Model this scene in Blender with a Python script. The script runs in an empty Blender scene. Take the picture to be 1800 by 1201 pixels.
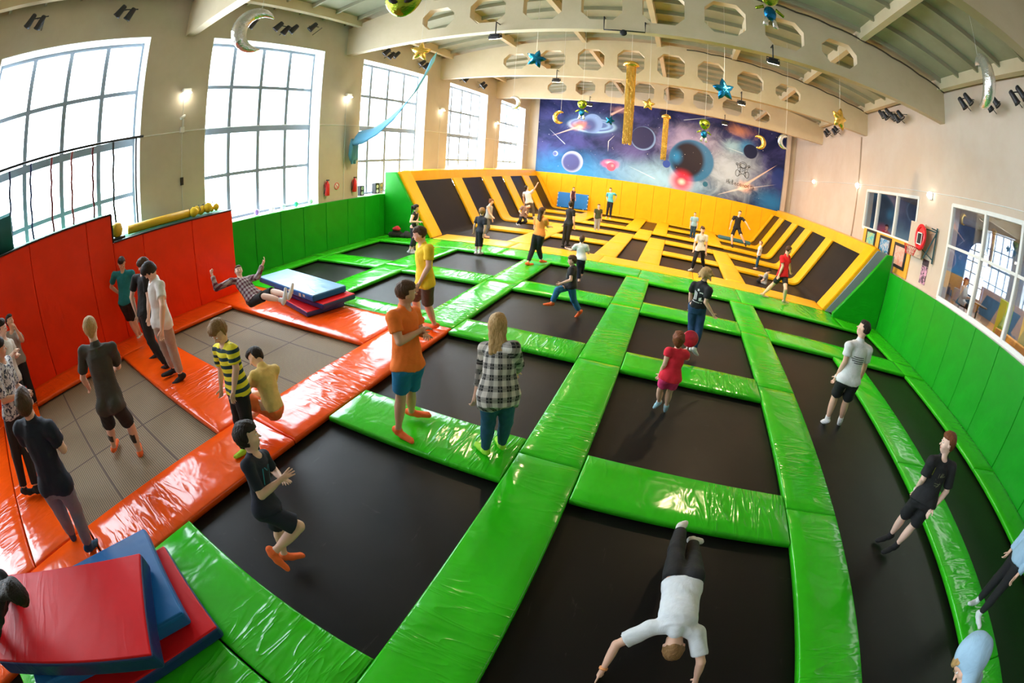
import bpy, bmesh, math, random
import numpy as np
from mathutils import Vector, Matrix, Euler
random.seed(7)
PI = math.pi
SC = bpy.context.scene
COL = SC.collection

# ------------------------------------------------------------------ camera
# diagonal fisheye lens on a full frame body, on the balcony 2.9 m over the pads
cam = bpy.data.cameras.new('camera'); cam_ob = bpy.data.objects.new('camera', cam); COL.objects.link(cam_ob)
cam.type = 'PANO'; cam.panorama_type = 'FISHEYE_EQUISOLID'
cam.sensor_fit = 'HORIZONTAL'; cam.sensor_width = 36.0
cam.fisheye_lens = 766.109 / 1800 * 36.0
cam.fisheye_fov = math.radians(200)
cam.clip_start = 0.05; cam.clip_end = 300
def _rz(a): return Matrix.Rotation(a, 4, 'Z')
cam_ob.matrix_world = Matrix.Translation((0, 0, 2.92)) @ _rz(0.350279) @ Matrix.Rotation(1.156772, 4, 'X') @ _rz(0.0673265)
SC.camera = cam_ob

# ------------------------------------------------------------------ world, exposure
SC.view_settings.view_transform = 'Standard'
SC.view_settings.look = 'None'
SC.view_settings.gamma = 1.0
SC.view_settings.exposure = 0.6
SC.view_settings.use_curve_mapping = False
w = bpy.data.worlds.new('bright_winter_sky'); SC.world = w; w.use_nodes = True
bg = w.node_tree.nodes['Background']
bg.inputs[0].default_value = (0.86, 0.94, 1.0, 1); bg.inputs[1].default_value = 13.0

# ------------------------------------------------------------------ large lights
def area(name, loc, rot, sx, sy, power, col, portal=False):
    l = bpy.data.lights.new(name, 'AREA'); l.shape = 'RECTANGLE'; l.size = sx; l.size_y = sy; l.energy = power; l.color = col
    if portal: l.cycles.is_portal = True
    o = bpy.data.objects.new(name, l); COL.objects.link(o); o.location = loc; o.rotation_euler = rot
    return o
WIN = [(-6.98, -2.68), (-0.68, 3.66), (5.62, 9.98), (11.95, 16.25), (18.22, 22.5), (24.4, 28.6)]
for (a, b) in WIN:
    area('window_portal', (-11.2, (a + b) / 2, 4.2), (0, -PI / 2, 0), 5.3, b - a, 10, (1, 1, 1), True)

# ------------------------------------------------------------------ material helpers
class NT:
    def __init__(s, name):
        s.m = bpy.data.materials.new(name); s.m.use_nodes = True
        s.t = s.m.node_tree; s.n = s.t.nodes; s.b = s.n['Principled BSDF']; s.out = s.n['Material Output']
    def link(s, a, b): s.t.links.new(a, b)
    def setin(s, sock, v):
        if isinstance(v, bpy.types.NodeSocket): s.link(v, sock)
        else:
            if hasattr(sock.default_value, '__len__') and len(sock.default_value) == 4 and len(v) == 3: v = (*v, 1)
            sock.default_value = v
    def coord(s, kind='Object', scale=(1, 1, 1), loc=(0, 0, 0), rot=(0, 0, 0)):
        tc = s.n.new('ShaderNodeTexCoord'); mp = s.n.new('ShaderNodeMapping')
        s.link(tc.outputs[kind], mp.inputs[0]); mp.inputs['Scale'].default_value = scale
        mp.inputs['Location'].default_value = loc; mp.inputs['Rotation'].default_value = rot
        return mp.outputs[0]
    def geom(s): return s.n.new('ShaderNodeNewGeometry').outputs['Position']
    def noise(s, vec, scale, detail=3, rough=0.5, dist=0.0):
        x = s.n.new('ShaderNodeTexNoise'); s.link(vec, x.inputs['Vector'])
        x.inputs['Scale'].default_value = scale; x.inputs['Detail'].default_value = detail
        x.inputs['Roughness'].default_value = rough; x.inputs['Distortion'].default_value = dist
        return x.outputs['Fac']
    def math(s, op, a, b=0.0, c=0.0, clamp=False):
        x = s.n.new('ShaderNodeMath'); x.operation = op; x.use_clamp = clamp
        s.setin(x.inputs[0], a); s.setin(x.inputs[1], b); s.setin(x.inputs[2], c)
        return x.outputs[0]
    def ss(s, v, a, b):
        x = s.n.new('ShaderNodeMapRange'); x.interpolation_type = 'SMOOTHSTEP'
        s.link(v, x.inputs[0]); x.inputs[1].default_value = a; x.inputs[2].default_value = b
        return x.outputs[0]
    def mix(s, f, a, b, mode='MIX'):
        x = s.n.new('ShaderNodeMix'); x.data_type = 'RGBA'; x.blend_type = mode
        s.setin(x.inputs[0], f); s.setin(x.inputs[6], a); s.setin(x.inputs[7], b)
        return x.outputs[2]
    def sep(s, v):
        x = s.n.new('ShaderNodeSeparateXYZ'); s.link(v, x.inputs[0]); return x.outputs
    def bump(s, h, strength=0.3, dist=0.02):
        x = s.n.new('ShaderNodeBump'); s.link(h, x.inputs['Height'])
        x.inputs['Strength'].default_value = strength; x.inputs['Distance'].default_value = dist
        s.link(x.outputs[0], s.b.inputs['Normal'])
    def bc(s, v): s.setin(s.b.inputs['Base Color'], v)
    def p(s, **k):
        for kk, v in k.items(): s.setin(s.b.inputs[kk.replace('_', ' ')], v)
        return s

def simple(name, col, rough=0.5, metal=0.0, var=0.08, scale=8.0, bump=0.0, **k):
    t = NT(name); c = t.coord()
    n = t.noise(c, scale, 4)
    t.bc(t.mix(n, tuple(max(0, x * (1 - var)) for x in col[:3]), tuple(min(1, x * (1 + var)) for x in col[:3])))
    t.p(Roughness=rough, Metallic=metal, **k)
    if bump: t.bump(n, bump, 0.01)
    return t.m

def vinyl(name, col, rough=0.2, wr=0.5, spec=0.5):
    """shiny stretched PVC: creases run across the local long axis (Y)"""
    t = NT(name)
    c = t.coord('Object', (0.8, 3.4, 1.0)); c2 = t.coord('Object', (2.2, 3.2, 2.0), (3, 1, 0), (0, 0, 0.5))
    n1 = t.noise(c, 1.6, 2, 0.45, 0.9); r1 = t.math('ABSOLUTE', t.math('SUBTRACT', n1, 0.5))
    r1 = t.math('POWER', t.math('SUBTRACT', 1.0, t.math('MULTIPLY', r1, 4.0), clamp=True), 3.0)
    n2 = t.noise(c2, 1.3, 2, 0.5, 0.4)
    n3 = t.noise(t.coord('Object', (1, 1, 1)), 0.7, 1, 0.5)
    gate = t.ss(n3, 0.42, 0.66)
    h = t.math('ADD', t.math('MULTIPLY', t.math('MULTIPLY', r1, gate), 0.45), t.math('MULTIPLY', n2, 0.9))
    t.bump(h, wr, 0.035)
    d = t.noise(t.coord('Object', (1, 1, 1)), 2.3, 4, 0.6)
    t.bc(t.mix(t.ss(d, 0.3, 0.75), tuple(x * 0.9 for x in col), col))
    t.p(Roughness=t.math('ADD', rough, t.math('MULTIPLY', d, 0.08)), Specular_IOR_Level=spec)
    return t.m

M = {}
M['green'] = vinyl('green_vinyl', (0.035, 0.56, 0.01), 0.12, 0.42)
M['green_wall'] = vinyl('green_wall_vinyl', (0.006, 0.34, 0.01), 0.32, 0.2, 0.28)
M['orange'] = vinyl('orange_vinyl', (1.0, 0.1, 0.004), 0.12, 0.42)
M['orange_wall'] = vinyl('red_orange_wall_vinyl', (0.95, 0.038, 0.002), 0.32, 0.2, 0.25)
M['yellow'] = vinyl('yellow_vinyl', (0.96, 0.5, 0.004), 0.28, 0.3)
M['yellow_wall'] = vinyl('yellow_wall_vinyl', (0.96, 0.48, 0.004), 0.36, 0.15, 0.3)
M['red_mat'] = vinyl('red_mat_vinyl', (0.72, 0.01, 0.015), 0.4, 0.22, 0.15)
M['navy_mat'] = vinyl('navy_mat_vinyl', (0.012, 0.03, 0.16), 0.3, 0.2)
M['blue_mat'] = vinyl('blue_mat_vinyl', (0.01, 0.14, 0.42), 0.38, 0.25, 0.25)
M['blue_mat2'] = vinyl('bright_blue_mat_vinyl', (0.01, 0.2, 0.62), 0.3, 0.2)
M['lblue_mat'] = vinyl('light_blue_mat_vinyl', (0.2, 0.42, 0.68), 0.28, 0.3)
M['black'] = simple('black_rubber', (0.012, 0.012, 0.013), 0.6)
M['black_frame'] = simple('black_steel_frame', (0.02, 0.02, 0.022), 0.5, 0.5)
M['white_paint'] = simple('white_paint', (0.8, 0.8, 0.78), 0.4)
M['grey_paint'] = simple('grey_panel_paint', (0.22, 0.3, 0.38), 0.45, var=0.05)
M['dark_green_carpet'] = simple('dark_green_carpet', (0.02, 0.2, 0.11), 0.9, scale=60, var=0.25, bump=0.3)
M['chrome'] = simple('brushed_steel', (0.6, 0.6, 0.6), 0.3, 1.0)
M['teal'] = simple('dark_teal_cloth', (0.01, 0.09, 0.08), 0.8)
M['paper'] = simple('paper', (0.8, 0.8, 0.78), 0.6)
M['lamp_black'] = simple('black_lamp_housing', (0.03, 0.03, 0.035), 0.45, 0.3)

def emis(name, col, s):
    t = NT(name); t.bc((0.8, 0.8, 0.8)); t.setin(t.b.inputs['Emission Color'], col); t.b.inputs['Emission Strength'].default_value = s
    return t.m
M['lamp_warm'] = emis('warm_lamp_lens', (1.0, 0.86, 0.62), 14.0)
M['lamp_white'] = emis('white_lamp_lens', (1.0, 0.93, 0.8), 10.0)

def bed_mat():
    t = NT('black_trampoline_mesh'); c = t.coord()
    wv = t.n.new('ShaderNodeTexChecker'); t.link(c, wv.inputs[0]); wv.inputs['Scale'].default_value = 260
    sc = t.noise(t.coord('Object', (6, 1.2, 1), (0, 0, 0), (0, 0, 0.7)), 2.2, 5, 0.62, 0.6)
    sc2 = t.noise(t.coord('Object', (1, 6, 1), (4, 2, 0), (0, 0, 0.5)), 2.0, 5, 0.62, 0.6)
    s = t.math('MAXIMUM', t.ss(sc, 0.66, 0.74), t.ss(sc2, 0.66, 0.74))
    d = t.noise(c, 1.1, 3)
    base = t.mix(d, (0.005, 0.005, 0.006), (0.014, 0.011, 0.009))
    t.bc(t.mix(t.math('MULTIPLY', s, 0.3), base, (0.07, 0.065, 0.06)))
    t.p(Roughness=0.38, Specular_IOR_Level=0.2)
    t.bump(t.math('ADD', t.math('MULTIPLY', wv.outputs[1], 0.15), t.math('MULTIPLY', d, 6.0)), 0.2, 0.01)
    return t.m
M['bed'] = bed_mat()

def web_mat():
    t = NT('woven_web_bed'); x, y, z = t.sep(t.coord())
    def lines(v, pitch, wdt):
        f = t.math('FRACT', t.math('DIVIDE', v, pitch)); d = t.math('ABSOLUTE', t.math('SUBTRACT', f, 0.5))
        return t.ss(d, 0.5 - wdt - 0.08, 0.5 - wdt + 0.08)
    g = t.math('MAXIMUM', lines(x, 0.03, 0.2), lines(y, 0.03, 0.2))
    seam = t.math('MAXIMUM', lines(x, 1.37, 0.012), lines(y, 0.93, 0.018))
    def seamf(v, pitch, wdt):
        f = t.math('FRACT', t.math('DIVIDE', v, pitch)); d = t.math('ABSOLUTE', t.math('SUBTRACT', f, 0.5))
        return t.math('LESS_THAN', d, wdt)
    seam = t.math('MAXIMUM', seamf(x, 1.37, 0.012), seamf(y, 0.95, 0.016))
    n = t.noise(t.coord(), 1.5, 3)
    thread = t.mix(n, (0.25, 0.17, 0.085), (0.33, 0.23, 0.12))
    c = t.mix(g, (0.05, 0.035, 0.022), thread)
    t.bc(t.mix(t.math('MULTIPLY', seam, 0.75), c, (0.05, 0.02, 0.015)))
    t.p(Roughness=0.7); t.bump(g, 0.5, 0.006)
    return t.m
M['web'] = web_mat()

def plaster(name, c1, c2, rough=0.75):
    t = NT(name); c = t.coord()
    n = t.noise(c, 0.6, 6, 0.62); n2 = t.noise(c, 14, 5, 0.6)
    streak = t.noise(t.coord('Object', (1.5, 1.5, 0.15)), 1.5, 4)
    a = t.mix(t.ss(n, 0.3, 0.7), c1, c2)
    t.bc(t.mix(t.math('MULTIPLY', t.ss(streak, 0.6, 0.75), 0.12), a, (0.45, 0.38, 0.28)))
    t.p(Roughness=rough); t.bump(n2, 0.25, 0.01)
    return t.m
M['wall'] = plaster('cream_plaster', (0.52, 0.47, 0.38), (0.6, 0.55, 0.46))
M['wall_r'] = plaster('peach_plaster', (0.6, 0.47, 0.37), (0.65, 0.54, 0.45))
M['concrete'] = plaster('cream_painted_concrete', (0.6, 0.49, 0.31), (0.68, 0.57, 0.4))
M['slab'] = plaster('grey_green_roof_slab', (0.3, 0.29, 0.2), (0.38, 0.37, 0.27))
M['reveal'] = simple('white_window_reveal', (0.85, 0.87, 0.88), 0.5)
M['steelwin'] = simple('grey_window_steel', (0.22, 0.27, 0.32), 0.5, var=0.04)

def glass(name, tint=(0.96, 0.98, 1.0), g=0.07):
    m = bpy.data.materials.new(name); m.use_nodes = True; nt = m.node_tree
    for n in list(nt.nodes): nt.nodes.remove(n)
    o = nt.nodes.new('ShaderNodeOutputMaterial'); mx = nt.nodes.new('ShaderNodeMixShader')
    tr = nt.nodes.new('ShaderNodeBsdfTransparent'); gl = nt.nodes.new('ShaderNodeBsdfGlossy')
    tr.inputs[0].default_value = (*tint, 1); gl.inputs['Roughness'].default_value = 0.02
    mx.inputs[0].default_value = g
    nt.links.new(tr.outputs[0], mx.inputs[1]); nt.links.new(gl.outputs[0], mx.inputs[2]); nt.links.new(mx.outputs[0], o.inputs[0])
    return m
M['glass'] = glass('window_glass')
M['cafe_glass'] = glass('dusty_cafe_glass', (0.8, 0.86, 0.92), 0.14)

# ------------------------------------------------------------------ object helpers
def props(o, label=None, cat=None, group=None, kind=None):
    if label: o['label'] = label
    if cat: o['category'] = cat
    if group: o['group'] = group
    if kind: o['kind'] = kind
    return o
def link(name, me, mat=None, parent=None, loc=(0, 0, 0), rot=(0, 0, 0), smooth=False, **k):
    o = bpy.data.objects.new(name, me); COL.objects.link(o)
    if mat is not None:
        for mm in (mat if isinstance(mat, (list, tuple)) else [mat]): me.materials.append(mm)
    o.location = loc; o.rotation_euler = rot
    if parent: o.parent = parent
    if smooth:
        me.polygons.foreach_set('use_smooth', [True] * len(me.polygons))
    return props(o, **k)
def empty(name, loc=(0, 0, 0), rot=(0, 0, 0), **k):
    o = bpy.data.objects.new(name, None); COL.objects.link(o); o.location = loc; o.rotation_euler = rot
    o.empty_display_size = 0.1
    return props(o, **k)
def bm_me(bm, name='m'):
    me = bpy.data.meshes.new(name); bm.to_mesh(me); bm.free(); return me
def add_box(bm, x0, x1, y0, y1, z0, z1, bev=0.0, seg=2):
    r = bmesh.ops.create_cube(bm, size=1.0); vs = r['verts']
    for v in vs: v.co = Vector(((x0 + x1) / 2 + v.co.x * (x1 - x0), (y0 + y1) / 2 + v.co.y * (y1 - y0), (z0 + z1) / 2 + v.co.z * (z1 - z0)))
    if bev:
        es = set(e for v in vs for e in v.link_edges)
        bmesh.ops.bevel(bm, geom=list(es), offset=bev, segments=seg, profile=0.5, affect='EDGES')
def box(name, x0, x1, y0, y1, z0, z1, mat, parent=None, bev=0.0, seg=2, smooth=False, **k):
    """box with its origin at its own middle"""
    c = ((x0 + x1) / 2, (y0 + y1) / 2, (z0 + z1) / 2); bm = bmesh.new()
    add_box(bm, x0 - c[0], x1 - c[0], y0 - c[1], y1 - c[1], z0 - c[2], z1 - c[2], bev, seg)
    return link(name, bm_me(bm), mat, parent, loc=c, smooth=smooth, **k)
def add_tube(bm, pts, r, n=8, cap=True):
    pts = [Vector(p) for p in pts]; rings = []
    rr = r if isinstance(r, (list, tuple)) else [r] * len(pts)
    up = Vector((0, 0, 1)); prev = None
    for i, p in enumerate(pts):
        d = (pts[min(i + 1, len(pts) - 1)] - pts[max(i - 1, 0)]).normalized()
        if prev is None:
            a = d.cross(up if abs(d.dot(up)) < 0.95 else Vector((1, 0, 0))).normalized()
        else: a = (prev - d * prev.dot(d)).normalized()
        prev = a; b = d.cross(a)
        rings.append([bm.verts.new(p + (a * math.cos(2 * PI * k / n) + b * math.sin(2 * PI * k / n)) * rr[i]) for k in range(n)])
    for i in range(len(rings) - 1):
        for k in range(n): bm.faces.new((rings[i][k], rings[i][(k + 1) % n], rings[i + 1][(k + 1) % n], rings[i + 1][k]))
    if cap: bm.faces.new(rings[0][::-1]); bm.faces.new(rings[-1])
def tube(name, pts, r, mat, parent=None, n=8, **k):
    bm = bmesh.new(); add_tube(bm, pts, r, n); return link(name, bm_me(bm), mat, parent, smooth=True, **k)
def add_lathe(bm, prof, n=20, loc=(0, 0, 0), rot=None):
    rings = []
    for (r, z) in prof:
        ring = []
        for k in range(n):
            v = Vector((r * math.cos(2 * PI * k / n), r * math.sin(2 * PI * k / n), z))
            if rot is not None: v = rot @ v
            ring.append(bm.verts.new(v + Vector(loc)))
        rings.append(ring)
    for i in range(len(rings) - 1):
        for k in range(n): bm.faces.new((rings[i][k], rings[i][(k + 1) % n], rings[i + 1][(k + 1) % n], rings[i + 1][k]))
    bm.faces.new(rings[0][::-1]); bm.faces.new(rings[-1])
def lathe(name, prof, mat, parent=None, n=20, loc=(0, 0, 0), rot=(0, 0, 0), **k):
    bm = bmesh.new(); add_lathe(bm, prof, n); return link(name, bm_me(bm), mat, parent, loc=loc, rot=rot, smooth=True, **k)
def prism(name, loops, depth, mat, M4=None, parent=None, bevel=0.0, **k):
    """flat outline (first loop) with holes, thickness depth, placed by the matrix M4"""
    cu = bpy.data.curves.new('c', 'CURVE'); cu.dimensions = '2D'; cu.fill_mode = 'BOTH'; cu.extrude = depth / 2
    if bevel: cu.bevel_depth = bevel; cu.bevel_resolution = 2
    for lp in loops:
        s = cu.splines.new('POLY'); s.points.add(len(lp) - 1); s.use_cyclic_u = True
        for i, p in enumerate(lp): s.points[i].co = (p[0], p[1], 0, 1)
    tmp = bpy.data.objects.new('tmp', cu); COL.objects.link(tmp)
    dg = bpy.context.evaluated_depsgraph_get()
    me = bpy.data.meshes.new_from_object(tmp.evaluated_get(dg)); bpy.data.objects.remove(tmp); bpy.data.curves.remove(cu)
    me.materials.clear()
    o = link(name, me, mat, parent, **k)
    if M4 is not None: o.matrix_world = M4
    return o
def frame_m(origin, xd, yd):
    xd = Vector(xd).normalized(); yd = Vector(yd).normalized(); zd = xd.cross(yd)
    m = Matrix((xd, yd, zd)).transposed().to_4x4(); m.translation = Vector(origin); return m
def text(name, s, size, mat, M4, parent=None, ext=0.002, **k):
    cu = bpy.data.curves.new('t', 'FONT'); cu.body = s; cu.size = size; cu.extrude = ext; cu.align_x = 'CENTER'; cu.align_y = 'CENTER'
    tmp = bpy.data.objects.new('tmp', cu); COL.objects.link(tmp)
    dg = bpy.context.evaluated_depsgraph_get()
    me = bpy.data.meshes.new_from_object(tmp.evaluated_get(dg)); bpy.data.objects.remove(tmp)
    me.materials.clear()
    o = link(name, me, mat, parent, **k); 
    if parent: o.matrix_local = M4
    else: o.matrix_world = M4
    return o
ORD = ['first', 'second', 'third', 'fourth', 'fifth', 'sixth', 'seventh', 'eighth', 'ninth', 'tenth', 'eleventh', 'twelfth', 'thirteenth', 'fourteenth', 'fifteenth', 'sixteenth', 'seventeenth', 'eighteenth']
# ================================================================== room shell
XL, XR, YB, YF, ZC = -10.6, 7.95, 29.6, -7.5, 7.85
def struct(o): o['kind'] = 'structure'; return o
struct(box('floor', -12, 15, YF, 31, -0.45, -0.2, simple('brown_underfloor', (0.05, 0.035, 0.025), 0.8)))
# left wall with its tall windows
def wall_left():
    bm = bmesh.new(); t0, t1 = XL - 0.65, XL; ys = YF
    for i, (a, b) in enumerate(WIN):
        z0 = 1.58
        add_box(bm, t0, t1, ys, a, -0.3, 8.6)
        add_box(bm, t0, t1, a, b, -0.3, z0); add_box(bm, t0, t1, a, b, 6.82, 8.6)
        ys = b
    add_box(bm, t0, t1, ys, YB + 0.4, -0.3, 8.6)
    struct(link('wall_left', bm_me(bm), M['wall']))
wall_left()
for i, (a, b) in enumerate(WIN):
    xg = -11.12; z0, z1 = 1.58, 6.82
    bm = bmesh.new()
    for q in range(5):
        y = a + (b - a) * q / 4; wdt = 0.08 if q in (0, 4) else 0.06
        add_box(bm, xg - 0.05, xg + 0.05, max(a, y - wdt), min(b, y + wdt), z0, z1)
    for q in range(5):
        z = z0 + 0.05 + (z1 - z0 - 0.1) * q / 4; wdt = 0.09 if q == 2 else 0.05
        add_box(bm, xg - 0.045, xg + 0.045, a, b, z - wdt, z + wdt)
    fr = struct(link('window_%d' % (i + 1), bm_me(bm), M['steelwin']))
    struct(box('glass_pane', xg - 0.006, xg + 0.006, a, b, z0, z1, M['glass']))
    bm = bmesh.new()   # white plastered reveal lining
    add_box(bm, -11.1, XL + 0.004, b - 0.02, b, z0, z1); add_box(bm, -11.1, XL + 0.004, a, a + 0.02, z0, z1)
    add_box(bm, -11.1, XL + 0.004, a, b, z1 - 0.02, z1); add_box(bm, -11.1, XL + 0.03, a, b, z0, z0 + 0.03)
    struct(link('trim_%d' % (i + 1), bm_me(bm), M['reveal']))
# right wall with two openings to the cafe
RW = [(12.42, 16.85, 3.0, 4.52), (2.0, 10.35, 1.93, 4.5)]
bm = bmesh.new(); x0, x1 = XR, XR + 0.35
add_box(bm, x0, x1, YF, 2.0, -0.3, 8.6); add_box(bm, x0, x1, 2.0, 10.35, -0.3, 1.93); add_box(bm, x0, x1, 2.0, 10.35, 4.5, 8.6)
add_box(bm, x0, x1, 10.35, 12.42, -0.3, 8.6); add_box(bm, x0, x1, 12.42, 16.85, -0.3, 3.0); add_box(bm, x0, x1, 12.42, 16.85, 4.52, 8.6)
add_box(bm, x0, x1, 16.85, YB + 0.4, -0.3, 8.6)
struct(link('wall_right', bm_me(bm), M['wall_r']))
struct(box('wall_back', -11.3, 8.3, YB, YB + 0.4, -0.3, 8.8, M['wall']))
struct(box('wall_front', -11.3, 8.3, YF - 0.3, YF, -0.3, 8.8, M['wall']))
# white framed windows of the right wall
def rwin(i, y0, y1, z0, z1, verts, rail):
    bm = bmesh.new(); xa, xb = XR - 0.02, XR + 0.1
    add_box(bm, xa, xb, y0, y1, z0 - 0.05, z0 + 0.06); add_box(bm, xa, xb, y0, y1, z1 - 0.07, z1 + 0.03)
    xa -= .004; xb += .004; add_box(bm, xa, xb, y0 - 0.03, y0 + 0.06, z0, z1); add_box(bm, xa, xb, y1 - 0.06, y1 + 0.03, z0, z1); xa -= .004; xb += .004
    for v in verts: add_box(bm, xa, xb, v - 0.045, v + 0.045, z0, z1)
    if rail: add_box(bm, xa + .012, xb - .012, y0, y1, rail - 0.035, rail + 0.035)
    struct(link('window_%d' % i, bm_me(bm), M['white_paint']))
    struct(box('glass_pane', XR + 0.03, XR + 0.042, y0, y1, z0, z1, M['cafe_glass']))
rwin(7, 12.42, 16.85, 3.0, 4.52, [15.68, 14.03], None)
rwin(8, 2.0, 10.35, 1.93, 4.5, [8.65, 7.05, 5.4, 3.8], 3.37)
# roof: arched beams with octagonal holes, slabs and ribs
def ztop(x): return 7.85 + 0.72 * (1 - ((x + 1.33) / 9.28) ** 2)
def beam(y, th=0.28):
    xs = [XL + (XR - XL) * i / 24 for i in range(25)]
    outl = [(XL, 6.82), (XR, 6.82)] + [(x, ztop(x)) for x in reversed(xs)]
    loops = [outl]
    for k in range(8):
        cx = -7.0 + 1.6 * k; hw = 0.54; zb = 7.13; zt = min(ztop(cx - 0.55), ztop(cx + 0.55)) - 0.4; c = min(0.24, (zt - zb) * 0.34)
        loops.append([(cx - hw + c, zb), (cx + hw - c, zb), (cx + hw, zb + c), (cx + hw, zt - c), (cx + hw - c, zt), (cx - hw + c, zt), (cx - hw, zt - c), (cx - hw, zb + c)])
    return prism('beam', loops, th, M['concrete'], frame_m((0, y + th / 2, 0), (1, 0, 0), (0, 0, 1)))
BY = [4.7, 11.0, 17.3, 23.6]
for i, y in enumerate(BY): o = struct(beam(y)); o.name = 'trim_%d' % (20 + i)
o = struct(beam(-1.6)); o.name = 'trim_24'
def arc_sheet(y0, y1, dz, th, name, mat):
    bm = bmesh.new(); n = 24; lo = []; hi = []
    for i in range(n + 1):
        x = XL - 0.2 + (XR - XL + 0.4) * i / n; z = ztop(x) + dz
        lo.append([bm.verts.new((x, y, z)) for y in (y0, y1)]); hi.append([bm.verts.new((x, y, z + th)) for y in (y0, y1)])
    for i in range(n):
        bm.faces.new((lo[i][0], lo[i + 1][0], lo[i + 1][1], lo[i][1])); bm.faces.new((hi[i][0], hi[i][1], hi[i + 1][1], hi[i + 1][0]))
        bm.faces.new((lo[i][0], hi[i][0], hi[i + 1][0], lo[i + 1][0])); bm.faces.new((lo[i][1], lo[i + 1][1], hi[i + 1][1], hi[i][1]))
    return struct(link(name, bm_me(bm), mat))
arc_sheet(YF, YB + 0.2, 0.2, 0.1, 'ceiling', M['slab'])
bm = bmesh.new(); bm2 = bmesh.new()
for x in (-10.1, -7.1, -4.1, -1.1, 1.9, 4.9, 7.75): add_box(bm, x - 0.09, x + 0.09, YF, YB, ztop(x) - 0.12, ztop(x) + 0.24)
y = YF + 0.4
while y < YB:
    n = 12
    for i in range(n):
        xa = XL + (XR - XL) * i / n; xb = XL + (XR - XL) * (i + 1) / n; za = ztop(xa) + 0.06; zb = ztop(xb) + 0.06
        vs = [bm2.verts.new((x, yy, z)) for (x, z) in ((xa, za), (xb, zb)) for yy in (y - 0.035, y + 0.035)]
        vt = [bm2.verts.new((x, yy, z)) for (x, z) in ((xa, za + 0.17), (xb, zb + 0.17)) for yy in (y - 0.035, y + 0.035)]
        bm2.faces.new((vs[0], vs[2], vs[3], vs[1])); bm2.faces.new((vs[0], vt[0], vt[2], vs[2])); bm2.faces.new((vs[1], vs[3], vt[3], vt[1]))
    y += 1.05
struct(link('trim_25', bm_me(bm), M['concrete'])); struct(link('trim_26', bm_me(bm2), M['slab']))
# pale corner post beside the mural, rising pipe and cable runs
struct(box('trim_27', 7.24, 7.5, YB - 0.3, YB, -0.1, 7.9, M['wall_r']))
struct(tube('trim_28', [(XR - 0.04, 17.9, 1.0), (XR - 0.04, 17.9, 6.8)], 0.035, M['wall_r']))
bm = bmesh.new()
add_tube(bm, [(XL + 0.02, 3.7, 4.23), (XL + 0.02, 29.3, 4.23)], 0.012, 6)
for yy in (4.9, 11.2, 17.5, 23.8): add_tube(bm, [(XL + 0.02, yy, 1.6), (XL + 0.02, yy, 5.2)], 0.009, 6)
add_tube(bm, [(XR - 0.02, 4, 4.72), (XR - 0.02, 29, 4.72)], 0.012, 6)
struct(link('trim_29', bm_me(bm), M['white_paint']))
for i, (y, z) in enumerate([(10.85, 7.95), (17.15, 7.95)]):
    bm = bmesh.new(); pts = []
    for k in range(25):
        x = 0 + (XR - 0.1) * k / 24; pts.append((x, y, min(ztop(x) - 0.1, ztop(x)) - 0.03 * (k % 3 == 0)))
    add_tube(bm, pts, 0.025, 6); struct(link('trim_%d' % (30 + i), bm_me(bm), simple('dark_cable', (0.05, 0.035, 0.02), 0.6)))

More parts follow.
